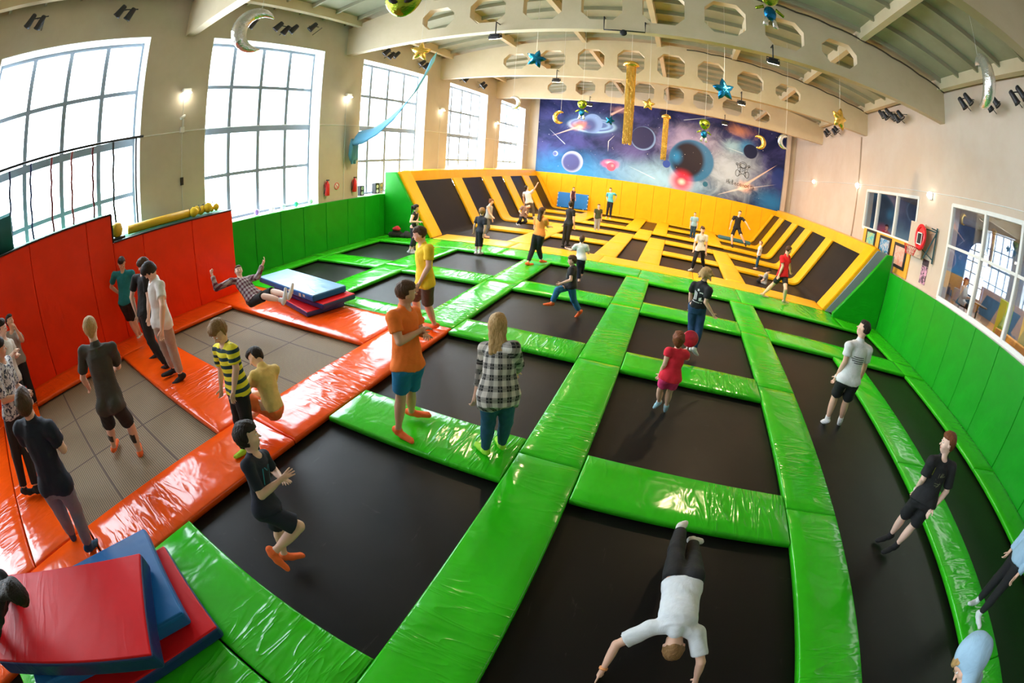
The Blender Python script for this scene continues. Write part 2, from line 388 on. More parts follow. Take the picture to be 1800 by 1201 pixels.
# ================================================================== mural
def mural():
    t = NT('space_mural_paint'); pos = t.geom(); X, _, Z = t.sep(pos)
    vec = t.coord('Object', (1, 1, 1))
    v = t.n.new('ShaderNodeCombineXYZ'); t.link(X, v.inputs[0]); t.link(Z, v.inputs[1]); v = v.outputs[0]
    n = t.noise(v, 0.35, 6, 0.6, 0.8); n2 = t.noise(v, 0.9, 6, 0.65, 1.2)
    c = t.mix(t.ss(n, 0.4, 0.68), (0.006, 0.012, 0.075), (0.06, 0.06, 0.24))
    def blob(cx, cz, rx, rz, col, soft=1.0, amt=1.0, base=None, warp=0.0):
        nonlocal c
        dx = t.math('DIVIDE', t.math('SUBTRACT', X, cx), rx); dz = t.math('DIVIDE', t.math('SUBTRACT', Z, cz), rz)
        d = t.math('SQRT', t.math('ADD', t.math('MULTIPLY', dx, dx), t.math('MULTIPLY', dz, dz)))
        if warp: d = t.math('ADD', d, t.math('MULTIPLY', t.math('SUBTRACT', n2, 0.5), warp))
        m = t.ss(d, 1.0, 1.0 - soft)
        c = t.mix(t.math('MULTIPLY', m, amt), c, col)
    def streak(x0, z0, x1, z1, wdt, col, amt):
        nonlocal c
        L = math.hypot(x1 - x0, z1 - z0); ux, uz = (x1 - x0) / L, (z1 - z0) / L
        dx = t.math('SUBTRACT', X, x0); dz = t.math('SUBTRACT', Z, z0)
        a = t.math('DIVIDE', t.math('ADD', t.math('MULTIPLY', dx, ux), t.math('MULTIPLY', dz, uz)), L)
        b = t.math('ABSOLUTE', t.math('SUBTRACT', t.math('MULTIPLY', dx, uz), t.math('MULTIPLY', dz, ux)))
        wl = t.math('MULTIPLY', t.math('ADD', t.math('MULTIPLY', a, -1.0), 1.02), wdt)
        m = t.math('MULTIPLY', t.ss(t.math('DIVIDE', b, wl), 1.0, 0.0), t.math('MULTIPLY', t.ss(a, -0.02, 0.04), t.ss(a, 1.0, 0.8)))
        c = t.mix(t.math('MULTIPLY', m, amt), c, col)
    # washes of light
    blob(-6.5, 2.2, 7, 2.6, (0.05, 0.32, 0.72), 1.0, 1.0, warp=0.5)
    blob(-1.0, 2.9, 5.5, 2.0, (0.35, 0.62, 0.88), 1.0, 1.0, warp=0.7)
    blob(0.6, 5.6, 3.2, 2.0, (0.5, 0.42, 0.66), 1.0, 0.8, warp=1.0)
    blob(3.6, 4.4, 3.0, 2.8, (0.5, 0.6, 0.74), 1.0, 0.95, warp=1.0)
    blob(6.6, 2.9, 2.2, 1.2, (0.02, 0.2, 0.5), 1.0, 0.9, warp=0.5)
    blob(-3.2, 4.5, 2.0, 1.2, (0.15, 0.12, 0.4), 1.0, 0.6, warp=1.0)
    blob(3.5, 6.0, 1.2, 0.7, (0.35, 0.7, 0.85), 1.0, 0.55, warp=0.8)
    for p in MPL: blob(*p)
    for s in MST: streak(*s)
    vo = t.n.new('ShaderNodeTexVoronoi'); t.link(v, vo.inputs['Vector']); vo.inputs['Scale'].default_value = 3.2
    star = t.math('MULTIPLY', t.ss(vo.outputs['Distance'], 0.1, 0.03), t.ss(n2, 0.45, 0.6))
    c = t.mix(t.math('MULTIPLY', star, 0.8), c, (0.9, 0.93, 1.0))
    t.bc(c); t.p(Roughness=0.5, Specular_IOR_Level=0.25)
    return t.m
MPL = [  # cx, cz, rx, rz, colour, softness, amount, None, warp
 (-6.2, 6.1, 2.6, 1.1, (0.12, 0.3, 0.62), 1.0, 0.6), (-6.15, 6.0, 1.85, 0.6, (0.35, 0.6, 0.85), 0.25, 0.9), (-6.15, 6.03, 1.6, 0.48, (0.06, 0.1, 0.36), 0.15, 0.9),
 (-6.15, 6.05, 1.45, 0.4, (0.25, 0.45, 0.75), 0.2, 0.8), (-6.15, 6.08, 1.2, 0.3, (0.05, 0.08, 0.3), 0.2, 0.8), (-6.1, 6.15, 0.72, 0.72, (0.2, 0.32, 0.62), 0.08, 1.0), (-6.3, 6.0, 0.66, 0.66, (0.05, 0.05, 0.2), 0.6, 0.8),
 (-7.06, 5.9, 0.9, 0.5, (0.9, 0.25, 0.1), 1.0, 0.9, None, 1.2), (-6.95, 5.8, 0.3, 0.25, (1.0, 0.75, 0.6), 1.0, 0.95, None, 0.6),
 (-7.31, 3.29, 0.78, 0.78, (0.42, 0.48, 0.72), 0.06, 1.0), (-7.38, 3.25, 0.72, 0.72, (0.08, 0.09, 0.28), 0.3, 0.97), (-8.54, 3.77, 0.2, 0.2, (0.4, 0.5, 0.75), 0.15, 0.9), (-8.58, 3.76, 0.15, 0.15, (0.1, 0.12, 0.35), 0.3, 0.9),
 (-4.71, 3.42, 0.8, 0.42, (0.9, 0.12, 0.3), 0.7, 0.95, None, 0.4), (-4.75, 3.5, 0.42, 0.18, (1.0, 0.75, 0.8), 1.0, 0.8), (-4.6, 3.24, 0.32, 0.32, (0.85, 0.12, 0.22), 0.1, 1.0), (-4.52, 3.32, 0.16, 0.16, (1.0, 0.5, 0.5), 1.0, 0.7),
 (-2.6, 5.5, 0.86, 0.86, (0.2, 0.32, 0.6), 0.06, 1.0), (-2.65, 5.54, 0.84, 0.84, (0.02, 0.02, 0.09), 0.14, 1.0), (-1.38, 7.42, 0.26, 0.26, (0.02, 0.02, 0.06), 0.15, 1.0),
 (0.75, 4.5, 1.6, 1.5, (0.02, 0.16, 0.36), 0.1, 0.95), (0.5, 4.52, 1.3, 1.42, (0.012, 0.006, 0.018), 0.3, 1.0), (-0.3, 4.6, 0.6, 0.75, (0.02, 0.24, 0.55), 1.0, 0.95),
 (0.2, 3.0, 1.05, 1.0, (0.95, 0.02, 0.06), 0.9, 1.0), (0.22, 2.95, 0.4, 0.34, (1.0, 0.75, 0.7), 1.0, 1.0), (-0.9, 3.98, 0.27, 0.27, (0.03, 0.08, 0.4), 0.1, 1.0), (1.83, 3.09, 0.19, 0.19, (0.02, 0.14, 0.25), 0.15, 1.0),
 (4.4, 6.15, 0.85, 0.8, (0.03, 0.28, 0.6), 1.0, 0.9), (4.7, 5.95, 0.52, 0.52, (0.01, 0.015, 0.06), 0.12, 1.0), (3.9, 7.2, 1.3, 0.6, (0.85, 0.35, 0.2), 1.0, 0.7, None, 1.6), (-4.3, 7.3, 0.9, 0.35, (0.8, 0.4, 0.35), 1.0, 0.5, None, 1.2),
 (4.6, 3.5, 0.9, 0.5, (0.95, 0.5, 0.35), 1.0, 0.85, None, 1.4), (4.3, 3.3, 0.35, 0.25, (1.0, 0.85, 0.75), 1.0, 0.9), (6.9, 4.6, 0.7, 0.9, (0.02, 0.05, 0.25), 0.4, 0.8)]
MST = [(-7.0, 5.85, -9.0, 5.0, 0.12, (1.0, 0.6, 0.45), 0.9), (-4.9, 6.9, -3.2, 8.0, 0.14, (1.0, 0.6, 0.5), 0.8), (-7.9, 4.5, -9.2, 5.6, 0.05, (0.8, 0.9, 1.0), 0.7), (-1.56, 2.83, -3.6, 3.5, 0.06, (0.8, 0.95, 1.0), 0.7),
 (4.3, 3.4, 6.8, 5.6, 0.16, (1.0, 0.7, 0.55), 0.9), (4.3, 3.3, 2.6, 2.5, 0.12, (0.95, 0.85, 0.8), 0.7), (4.4, 3.3, 6.9, 4.2, 0.08, (0.9, 0.8, 0.8), 0.6), (-4.92, 5.0, -4.9, 4.2, 0.05, (0.9, 0.95, 1), 0.8), (-4.92, 5.0, -4.5, 5.5, 0.04, (0.9, 0.95, 1), 0.8),
 (0.0, 7.2, 2.5, 7.9, 0.05, (0.8, 0.9, 1.0), 0.7), (4.2, 5.7, 2.9, 5.9, 0.05, (0.8, 0.95, 1), 0.7)]
mural_ob = box('space_mural', -9.92, 7.2, YB - 0.06, YB - 0.01, 2.36, 7.85, mural(), label='wide blue outer space mural with planets on the end wall above yellow padding', cat='mural')
# crash mat edge clip and handwriting emblem drawn on the mural
ink = simple('black_ink', (0.01, 0.01, 0.012), 0.6)
def strokes(name, lines, r, M4, mat, parent=None, **k):
    bm = bmesh.new()
    for ln in lines: add_tube(bm, [(p[0], p[1], 0) for p in ln], r, 5)
    o = link(name, bm_me(bm), mat, parent, **k); o.matrix_world = M4; return o
def circ(cx, cy, rx, ry=None, n=16, a0=0, a1=2 * PI):
    ry = ry or rx; return [(cx + rx * math.cos(a0 + (a1 - a0) * i / n), cy + ry * math.sin(a0 + (a1 - a0) * i / n)) for i in range(n + 1)]
astro = [circ(0, .5, .26, .22), circ(0, .47, .19, .15), [(-.2, .32), (-.34, .2), (-.38, .42), (-.45, .5)], [(.2, .32), (.34, .2), (.38, .42), (.45, .5)], circ(-.42, .5, .07), circ(.42, .5, .07), [(-.16, .3), (-.17, -.02), (-.05, -.1), (.05, -.1), (.17, -.02), (.16, .3)],
         circ(-.34, -.1, .13, .22), circ(.34, -.1, .13, .22), [(-.12, 0), (-.3, .1)], [(.12, 0), (.3, .1)], [(-.08, -.1), (-.28, -.3)], [(.08, -.1), (.28, -.3)], [(-.06, .2), (.06, .2), (.06, .08), (-.06, .08), (-.06, .2)]]
def script_word(s, size):
    """hand lettering as strokes: Cyrillic letters drawn with a few lines each"""
    G = {'Н': [[(0, 0), (.1, 1)], [(.0, .45), (.5, .6)], [(.4, 0), (.5, 1.1)]], 'е': [[(0, .3), (.35, .4), (.25, .6), (.05, .45), (.05, .1), (.3, 0), (.42, .1)]],
         'в': [[(.05, 0), (.0, .7), (.15, 1.1), (.25, .8), (.05, .45), (.3, .4), (.3, .05), (.05, 0)]], 'с': [[(.4, .5), (.15, .55), (0, .3), (.12, .02), (.42, .08)]],
         'о': [circ(.2, .28, .2, .27, 10)], 'м': [[(0, 0), (.08, .55), (.2, .15), (.35, .55), (.48, 0)]], 'т': [[(-.05, .55), (.5, .6)], [(.2, .55), (.22, 0)]], 'ь': [[(.05, .6), (.05, 0), (.3, .05), (.28, .3), (.06, .3)]]}
    out = []; x = 0
    for ch in s:
        for ln in G[ch]: out.append([((x + p[0]) * size, p[1] * size) for p in ln])
        x += 0.62
    return out, x * size
em = empty('mural_emblem', (4.27, YB - 0.08, 4.3), label='black line drawing of a sitting astronaut with handwritten word on the mural', cat='emblem')
strokes('astronaut_drawing', astro, 0.014, Matrix.Identity(4), ink, em).matrix_local = Matrix.Translation((0, 0, 0.1)) @ Matrix.Rotation(PI / 2, 4, 'X')
wl, wd = script_word('Невесомость', 0.3)
strokes('handwritten_word', wl, 0.014, Matrix.Identity(4), ink, em).matrix_local = Matrix.Translation((-wd / 2, 0, -0.85)) @ Matrix.Rotation(PI / 2, 4, 'X')

# ================================================================== padding
def pad(x0, x1, y0, y1, mat, label, z=0.0, th=0.075, group=None, name='floor_pad', cat='pad'):
    """soft pad lying flat; the mesh is finely divided so it can sag a little, local Y runs along it"""
    lx, ly = x1 - x0 - 0.008, y1 - y0 - 0.008; rot = 0
    if lx > ly: lx, ly = ly, lx; rot = PI / 2
    nx, ny = max(3, int(lx / 0.16)), max(4, int(ly / 0.16)); rs = random.Random(int(x0 * 100 + y0 * 7)); bm = bmesh.new()
    def prof(n, L):   # rounded ends
        e = 0.022; return [-L / 2, -L / 2 + e * 0.3, -L / 2 + e] + [-L / 2 + e + (L - 2 * e) * i / n for i in range(1, n)] + [L / 2 - e, L / 2 - e * 0.3, L / 2]
    def drop(i, n): return {0: 0.024, 1: 0.008, 2: 0.0}.get(min(i, n - 1 - i), 0.0)
    px, py = prof(nx, lx), prof(ny, ly); ph = [rs.uniform(0, 6.28) for _ in range(4)]
    def hgt(x, y): return 0.004 * math.sin(x * 3.1 / lx * 1.5 + ph[0]) * math.sin(y * 2.7 + ph[1]) + 0.003 * math.sin(y * 7.1 + ph[2] + x * 2)
    g = [[bm.verts.new((x, y, -max(drop(i, len(px)), drop(j, len(py))) + (hgt(x, y) if 2 < i < len(px) - 3 and 2 < j < len(py) - 3 else 0))) for j, y in enumerate(py)] for i, x in enumerate(px)]
    for i in range(len(px) - 1):
        for j in range(len(py) - 1): bm.faces.new((g[i][j], g[i + 1][j], g[i + 1][j + 1], g[i][j + 1]))
    rim = [g[i][0] for i in range(len(px))] + [g[-1][j] for j in range(1, len(py))] + [g[i][-1] for i in range(len(px) - 2, -1, -1)] + [g[0][j] for j in range(len(py) - 2, 0, -1)]
    low = [bm.verts.new((v.co.x, v.co.y, -th)) for v in rim]
    for i in range(len(rim)): bm.faces.new((rim[i], low[i], low[(i + 1) % len(rim)], rim[(i + 1) % len(rim)]))
    bm.faces.new(low[::-1]); bmesh.ops.recalc_face_normals(bm, faces=bm.faces)
    return link(name, bm_me(bm), mat, loc=((x0 + x1) / 2, (y0 + y1) / 2, z), rot=(0, 0, rot), smooth=True, label=label, cat=cat, group=group)
G_ = M['green']; Y_ = M['yellow']; O_ = M['orange']
ZB = -0.115
def bed(x0, x1, y0, y1, label, mat=None, z=ZB, name='trampoline_bed', group=None):
    e = 0.06
    o = box(name, x0 - e, x1 + e, y0 - e, y1 + e, z - 0.012, z, mat or M['bed'], label=label, cat='trampoline', group=group)
    return o
rowsG = [('nearest', 0.82, 3.05), ('second', 3.82, 6.1), ('third', 6.83, 9.12), ('farthest', 9.93, 12.28)]
cp = [('nearest', 3.05, 3.82), ('middle', 6.1, 6.83), ('farthest', 9.12, 9.93)]
cols = [('against the left green wall', -9.82, -7.42), ('in line with the orange corner', -6.57, -4.25), ('just left of the central green strip', -3.42, -1.14), ('just right of the central green strip', -0.43, 1.93)]
for ci, (cn, x0, x1) in enumerate(cols):
    for ri, (rn, y0, y1) in enumerate(rowsG):
        if ci < 2 and ri < 2: continue
        if ci == 3 and ri == 0: y0 = -3.2
        if ci == 2 and ri == 0: y0 = 0.82
        bed(x0, x1, y0, y1 if ci < 3 else min(y1, 12.0), 'black square bed, %s row, %s' % (rn, cn), group='square beds of the green court')
    for ri, (rn, y0, y1) in enumerate(cp):
        if ci < 2 and ri < 1: continue
        if ci < 2 and ri == 1: y0, y1 = 6.27, 6.83
        pad(x0, x1, y0, y1, G_, 'short green cross pad, %s one in the column %s' % (rn, cn), group='green cross pads')
# long green strips
for (nm, x0, x1, segs) in [('at the foot of the left green wall', -10.44, -9.82, [(6.27, 9.5), (9.5, 12.28)]), ('between the two far left bed columns', -7.42, -6.57, [(6.27, 9.5), (9.5, 12.28)]), ('running on from the orange corner', -4.25, -3.42, [(6.28, 9.5), (9.5, 12.28)]),
        ('in the centre of the court', -1.14, -0.43, [(-3.2, 0.2), (0.2, 3.55), (3.55, 6.2), (6.2, 9.4), (9.4, 12.28)]), ('right of the centre', 1.93, 2.65, [(-3.2, 0.4), (0.4, 3.6), (3.6, 6.6), (6.6, 9.3), (9.3, 11.86)]),
        ('between the two long right beds', 4.32, 5.08, [(-3.2, 1.3), (1.3, 5.0), (5.0, 9.05)]), ('along the foot of the right green wall', 6.68, 7.5, [(-3.2, 1.5), (1.5, 5.2), (5.2, 9.05), (9.95, 12.9)])]:
    for k, (a, b) in enumerate(segs): pad(x0, x1, a, b, G_, 'long green pad %s, %s piece' % (nm, ORD[k]), group='long green strips')
pad(2.65, 6.72, 9.1, 9.95, G_, 'green cross pad reaching the right green wall, in front of the wide far bed', group='green cross pads')
pad(6.72, 7.5, 9.1, 9.93, G_, 'small green corner pad at the foot of the right green wall', group='green cross pads')
for k, (a, b) in enumerate([(-10.44, -8.35), (-8.35, -5.2), (-5.2, -0.79)]): pad(a, b, 12.3, 13.48, G_, 'green border pad before the yellow court, %s piece from the left wall' % ORD[k], group='green border pads')
for k, (a, b) in enumerate([(-0.79, 2.3), (2.3, 5.75)]): pad(a, b, 11.88 if k else 11.9, 13.48, G_, 'green border pad before the yellow court, %s of the two right of the centre strip' % ('left' if k == 0 else 'right'), group='green border pads')
pad(5.75, 7.5, 11.9, 12.9, G_, 'green pad in the far right corner below the wedge panel')
bed(2.65, 4.32, -3.2, 9.05, 'long black trampoline bed where the man in the white shirt stands', group='long right beds')
bed(5.08, 6.68, -3.2, 9.05, 'long black trampoline bed next to the right green wall', group='long right beds')
bed(2.65, 6.7, 9.95, 11.86, 'wide black trampoline bed in the far right corner of the green court')
# near border on the left
pad(-3.44, -1.14, 0.14, 0.8, G_, 'green border pad before the nearest left trampoline', group='near green pads')
pad(-3.44, -1.14, -0.75, 0.13, G_, 'green pad in the bottom left foreground beside the mats', group='near green pads')
pad(-3.44, -1.14, -2.2, -0.76, G_, 'green pad under the stack of red and blue mats', group='near green pads')
# orange corner
pad(-4.4, -3.44, 2.46, 6.27, O_, 'long orange pad strip with the man in the orange shirt beside it, far piece', group='orange strip')
pad(-4.4, -3.44, -0.3, 2.45, O_, 'long orange pad strip, middle piece where the boy in yellow sits', group='orange strip')
pad(-4.4, -3.44, -3.0, -0.31, O_, 'long orange pad strip, near piece by the blue mat', group='orange strip')
pad(-8.5, -4.41, 1.95, 2.98, O_, 'wide orange cross pad between the two woven web trampolines')
pad(-9.4, -4.41, 4.98, 6.26, O_, 'wide orange pad behind the far woven web trampoline, under the crash mats')
for k, (a, b) in enumerate([(-3.0, -0.33), (-0.33, 1.94), (1.94, 2.99), (2.99, 4.97)]): pad(-9.4, -8.51, a, b, O_, 'narrow orange ledge pad at the orange wall foot, %s from the left photo edge' % ORD[k], group='orange ledge pads')
pad(-8.5, -4.41, -1.28, -0.33, O_, 'orange pad before the near web trampoline where men stand', group='near orange pads')
pad(-8.5, -4.41, -3.0, -1.29, O_, 'orange pad at the bottom left edge of the photo', group='near orange pads')
bed(-8.5, -4.41, 3.0, 4.97, 'woven tan web trampoline bed behind the seated boy in yellow', M['web'], z=-0.1, name='web_trampoline_bed', group='web trampolines')
bed(-8.5, -4.41, -0.32, 1.94, 'woven tan web trampoline bed where the man in dark grey walks', M['web'], z=-0.1, name='web_trampoline_bed', group='web trampolines')
# yellow court
def sp(x0, x1, y0, y1, lab, g='yellow strips'): pad(x0, x1, y0, y1, Y_, lab, group=g)
for k, (a, b) in enumerate([(-8.3, -5.3), (-5.3, -2.2), (-2.2, 0.9), (0.9, 3.4), (3.4, 5.55)]): sp(a, b, 13.5, 14.58, 'yellow front border pad, %s piece from the left ramp' % ORD[k], 'yellow front border')
RB = [(14.6, 17.0), (17.8, 20.05), (21.05, 22.7), (23.7, 25.85), (26.9, 28.9)]
RN = ['first', 'second', 'third', 'fourth', 'fifth']
GAP = [(17.0, 17.8), (20.05, 21.05), (22.7, 23.7), (25.85, 26.9)]
for (nm, x0, x1) in [('left one by the left ramp', -5.8, -4.85), ('left of the centre beds', -2.57, -1.8), ('right of the centre beds', -1.04, -0.27), ('right one by the right ramp', 2.05, 2.83)]:
    sp(x0, x1, 14.59, 17.7, 'yellow strip running away, %s, front piece' % nm); sp(x0, x1, 17.7, 21.04, 'yellow strip running away, %s, second piece' % nm)
    sp(x0, x1, 22.71, 25.4, 'yellow strip running away, %s, third piece' % nm); sp(x0, x1, 25.4, 29.4, 'yellow strip running away, %s, back piece' % nm)
for (nm, x0, x1) in [('left inner block', -4.85, -2.57), ('right inner block', -0.27, 2.05)]:
    for k, (a, b) in enumerate(GAP): sp(x0, x1, a, b, 'yellow cross pad in the %s, %s from the front' % (nm, RN[k]), 'yellow cross pads')
    sp(x0, x1, 28.92, 29.4, 'narrow yellow pad at the foot of the end wall, %s' % nm, 'yellow cross pads')
    for k in (0, 1, 3, 4): bed(x0, x1, *RB[k], 'dark rectangular bed in the %s of the yellow court, %s row' % (nm, RN[k]), group='yellow court beds')
sp(-1.8, -1.04, 20.05, 21.6, 'yellow centre pad behind the front centre bed', 'yellow centre pads'); sp(-1.8, -1.04, 21.6, 23.7, 'yellow centre pad before the back centre bed', 'yellow centre pads')
bed(-1.8, -1.04, 14.6, 20.05, 'narrow dark centre bed of the yellow court, front one', group='yellow centre beds')
bed(-1.8, -1.04, 23.7, 29.1, 'narrow dark centre bed of the yellow court, back one', group='yellow centre beds')
box('yellow_sill', -9.9, 7.2, 29.1, 29.4, -0.19, -0.08, M['yellow_wall'], label='yellow foot board along the end wall', cat='board')

# sloping trampoline ramps: profile from the floor up to the wall, side = -1 left, +1 right
def rx(xl, side): return xl if side < 0 else -2.8 - xl
def prof_ramp(off, zoff, top=2.1, flat_to=-5.8):
    """centre line (left side): flat, a fillet, then the slope; moved by off along its normal"""
    a = math.atan2(1.72, 1.0); pts = []
    xc0 = -8.67 + 0.02; t = 0.62   # corner and tangent length
    R_ = t / math.tan((PI - a) / 2)
    p0 = (xc0 + t, 0.0)
    pts.append((flat_to, 0.0, 0, 1)); pts.append((p0[0] + 0.4, 0, 0, 1)); pts.append((p0[0], 0.0, 0, 1))
    for i in range(1, 9):
        th = a * i / 8; pts.append((p0[0] - R_ * math.sin(th), R_ * (1 - math.cos(th)), math.sin(th), math.cos(th)))
    lx, lz = pts[-1][0], pts[-1][1]; s = (top - lz) / math.sin(a)
    for i in range(1, 7): pts.append((lx - math.cos(a) * s * i / 6, lz + math.sin(a) * s * i / 6, math.sin(a), math.cos(a)))
    return [(x + nx * off, z + nz * off + zoff) for (x, z, nx, nz) in pts]
def ramp_sheet(name, side, y0, y1, z_top, th, mat, label, flat_to=-5.8, top=2.1, bev=0.02, group=None, cat='pad', sag=0.0):
    P1 = prof_ramp(z_top, 0, top, flat_to); P0 = prof_ramp(z_top - th, 0, top, flat_to)
    ys = [y0, y0 + bev, y1 - bev, y1] if not sag else [y0 + (y1 - y0) * i / 6 for i in range(7)]
    ox = rx(P1[0][0], side); oy = (y0 + y1) / 2; bm = bmesh.new(); rows = []
    for (a, b) in zip(P1, P0):
        row = []
        for j, y in enumerate(ys):
            d = bev if (not sag and j in (0, 3)) else 0
            dd = -sag * math.sin(PI * j / 6) if sag else -d
            k = dd / th
            row.append(bm.verts.new((rx(a[0] + (a[0] - b[0]) * k, side) - ox, y - oy, a[1] + (a[1] - b[1]) * k)))
        rows.append((row, [bm.verts.new((rx(b[0], side) - ox, y - oy, b[1])) for y in ys]))
    for (r0, l0), (r1, l1) in zip(rows, rows[1:]):
        for j in range(len(ys) - 1):
            bm.faces.new((r0[j], r0[j + 1], r1[j + 1], r1[j])); bm.faces.new((l0[j], l1[j], l1[j + 1], l0[j + 1]))
        bm.faces.new((r0[0], r1[0], l1[0], l0[0])); bm.faces.new((r0[-1], l0[-1], l1[-1], r1[-1]))
    for (r, l) in (rows[0], rows[-1]):
        for j in range(len(ys) - 1): bm.faces.new((r[j], l[j], l[j + 1], r[j + 1]))
    bmesh.ops.recalc_face_normals(bm, faces=bm.faces)
    return link(name, bm_me(bm), mat, loc=(ox, oy, 0), smooth=False, label=label, cat=cat, group=group)
for side, sn in ((-1, 'left'), (1, 'right')):
    fl0 = -5.8 if side < 0 else -2.8 - 2.83
    for k, (a, b) in enumerate(RB):
        ft = fl0
        if k == 2: ft = -1.8 if side < 0 else -2.8 + 1.04
        ramp_sheet('ramp_trampoline_bed', side, (a - 0.01 if k else 14.2), b + 0.01, ZB, 0.02, M['bed'], 'dark bed curving up the %s ramp, %s bay from the front' % (sn, RN[k]), flat_to=ft + 0.04, top=2.13, group='%s ramp beds' % sn, cat='trampoline', sag=0.015)
    for k, (a, b) in enumerate(GAP):
        ramp_sheet('ramp_pad', side, a, b, 0.0, 0.09, Y_, 'yellow pad curving up the %s ramp, %s strip from the front' % (sn, RN[k]), flat_to=fl0, top=2.1, group='%s ramp strips' % sn)
    ramp_sheet('ramp_pad', side, 13.5, 14.6, 0.0, 0.09, Y_, 'yellow front edge pad of the %s ramp next to the green court' % sn, flat_to=-8.3 + 0.0, top=2.1, group='%s ramp edge' % sn) if False else None
    ramp_sheet('ramp_pad', side, 28.92, 29.35, 0.0, 0.09, Y_, 'yellow back edge pad of the %s ramp by the end wall' % sn, flat_to=fl0, top=2.1, group='%s ramp edge' % sn)
    # straight front edge pad and top rail
    bm = bmesh.new()
    xa, za, xb, zb = -8.28, 0.02, -9.84, 2.48; L = math.hypot(xb - xa, zb - za); dx, dz = (xb - xa) / L, (zb - za) / L; nx, nz = dz, -dx
    q = [(xa - nx * 0.16, za - 0.05), (xa, za), (xb, zb), (xb - nx * 0.3, zb - 0.1)]
    vs = [[bm.verts.new((rx(x, side), y, z)) for (x, z) in q] for y in (13.5, 14.22)]
    bm.faces.new(vs[0]); bm.faces.new(vs[1][::-1])
    for i in range(4): bm.faces.new((vs[0][i], vs[1][i], vs[1][(i + 1) % 4], vs[0][(i + 1) % 4]))
    bmesh.ops.recalc_face_normals(bm, faces=bm.faces); bmesh.ops.bevel(bm, geom=list(bm.edges), offset=0.02, segments=2, affect='EDGES')
    link('ramp_pad', bm_me(bm), Y_, smooth=False, label='yellow front edge pad of the %s ramp next to the green court' % sn, cat='pad')
    ys = [14.23, 17.4, 20.5, 23.2, 26.3, 29.35]
    for k in range(5):
        bm = bmesh.new()
        q = [(-10.2, 1.9), (-9.76, 2.04), (-9.84, 2.46), (-10.1, 2.5), (-10.45, 2.42), (-10.45, 2.2)]
        vs = [[bm.verts.new((rx(x, side), y, z)) for (x, z) in q] for y in (ys[k] + 0.005, ys[k + 1] - 0.005)]
        bm.faces.new(vs[0]); bm.faces.new(vs[1][::-1])
        for i in range(6): bm.faces.new((vs[0][i], vs[1][i], vs[1][(i + 1) % 6], vs[0][(i + 1) % 6]))
        bmesh.ops.recalc_face_normals(bm, faces=bm.faces)
        link('ramp_top_pad', bm_me(bm), Y_, label='yellow top rail pad of the %s ramp, %s piece from the front' % (sn, RN[k]), cat='pad', group='%s ramp top rail' % sn)
# end panels of the ramps
def wedge(name, side, poly, y0, y1, mat, label, cat='panel', bev=0.03):
    lp = [(rx(x, side), z) for (x, z) in poly]
    if side > 0: lp = lp[::-1]
    c = (sum(p[0] for p in lp) / len(lp), sum(p[1] for p in lp) / len(lp))
    o = prism(name, [[(p[0] - c[0], p[1] - c[1]) for p in lp]], (y1 - y0) - 2 * bev, mat, frame_m((c[0], (y0 + y1) / 2, c[1]), (1, 0, 0), (0, 0, 1)), bevel=bev, label=label, cat=cat)
    return o
wedge('ramp_end_panel', -1, [(-10.4, 0.035), (-8.43, 0.035), (-9.93, 2.42), (-10.4, 2.42)], 13.36, 13.485, M['green_wall'], 'green triangular end panel below the left yellow ramp')
wedge('ramp_end_panel', 1, [(-10.72, 0.01), (-8.4, 0.01), (-9.93, 2.4), (-10.72, 2.4)], 13.42, 13.485, M['grey_paint'], 'plain grey end panel below the right yellow ramp', bev=0.005)
wedge('wedge_pad', 1, [(-10.3, -0.1), (-8.55, -0.1), (-8.5, 0.1), (-10.1, 2.36), (-10.3, 2.4)], 12.92, 13.06, M['green_wall'], 'tall green wedge shaped pad standing in the far right corner')
# wall padding panels
def wpanel(x0, x1, y0, y1, z0, z1, mat, label, group, name='wall_pad'):
    o = box(name, x0, x1, y0, y1, z0, z1, mat, bev=0.022, seg=3, smooth=False, label=label, cat='wall pad', group=group)
    return o
sy = [6.27, 7.21, 8.2, 9.16, 10.19, 11.27, 12.2, 13.07, 13.5]
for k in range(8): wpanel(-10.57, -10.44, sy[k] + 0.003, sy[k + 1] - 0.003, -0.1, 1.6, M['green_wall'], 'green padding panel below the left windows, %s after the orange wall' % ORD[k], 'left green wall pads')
sy = [-3.4, -1.5, -0.2, 1.1, 2.6, 4.0, 5.33, 6.65, 7.7, 8.67, 9.77, 10.94, 11.9, 12.9][::-1]
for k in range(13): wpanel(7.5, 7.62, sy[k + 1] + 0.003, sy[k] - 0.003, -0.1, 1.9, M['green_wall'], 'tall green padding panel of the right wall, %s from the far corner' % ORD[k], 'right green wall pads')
box('wall_ledge', 7.6, 7.94, -3.4, 12.9, 1.8, 1.88, M['white_paint'], label='narrow ledge behind the top of the right green wall padding', cat='ledge')
xs = [-9.9, -8.99, -7.92, -6.88, -5.79, -4.76, -3.72, -2.65, -1.56, -0.45, 0.62, 1.7, 2.72, 3.8, 4.85, 5.95, 7.2]
for k in range(16): wpanel(xs[k] + 0.003, xs[k + 1] - 0.003, 29.4, 29.53, -0.15, 2.38, M['yellow_wall'], 'yellow padding panel of the end wall below the mural, %s from the left' % ORD[k], 'yellow end wall pads')
oy = [(-3.2, -1.1), (-1.1, 0.37), (0.37, 1.82), (1.82, 2.45), (2.45, 3.23), (3.23, 4.58), (4.58, 5.78)]
for k, (a, b) in enumerate(oy): wpanel(-9.56, -9.4, a + 0.002, b - 0.002, -0.1, 2.6 if k < 4 else 2.02, M['orange_wall'], '%s red orange wall padding panel, %s from the left edge of the photo' % ('tall' if k < 4 else 'lower', ORD[k]), 'orange wall pads')
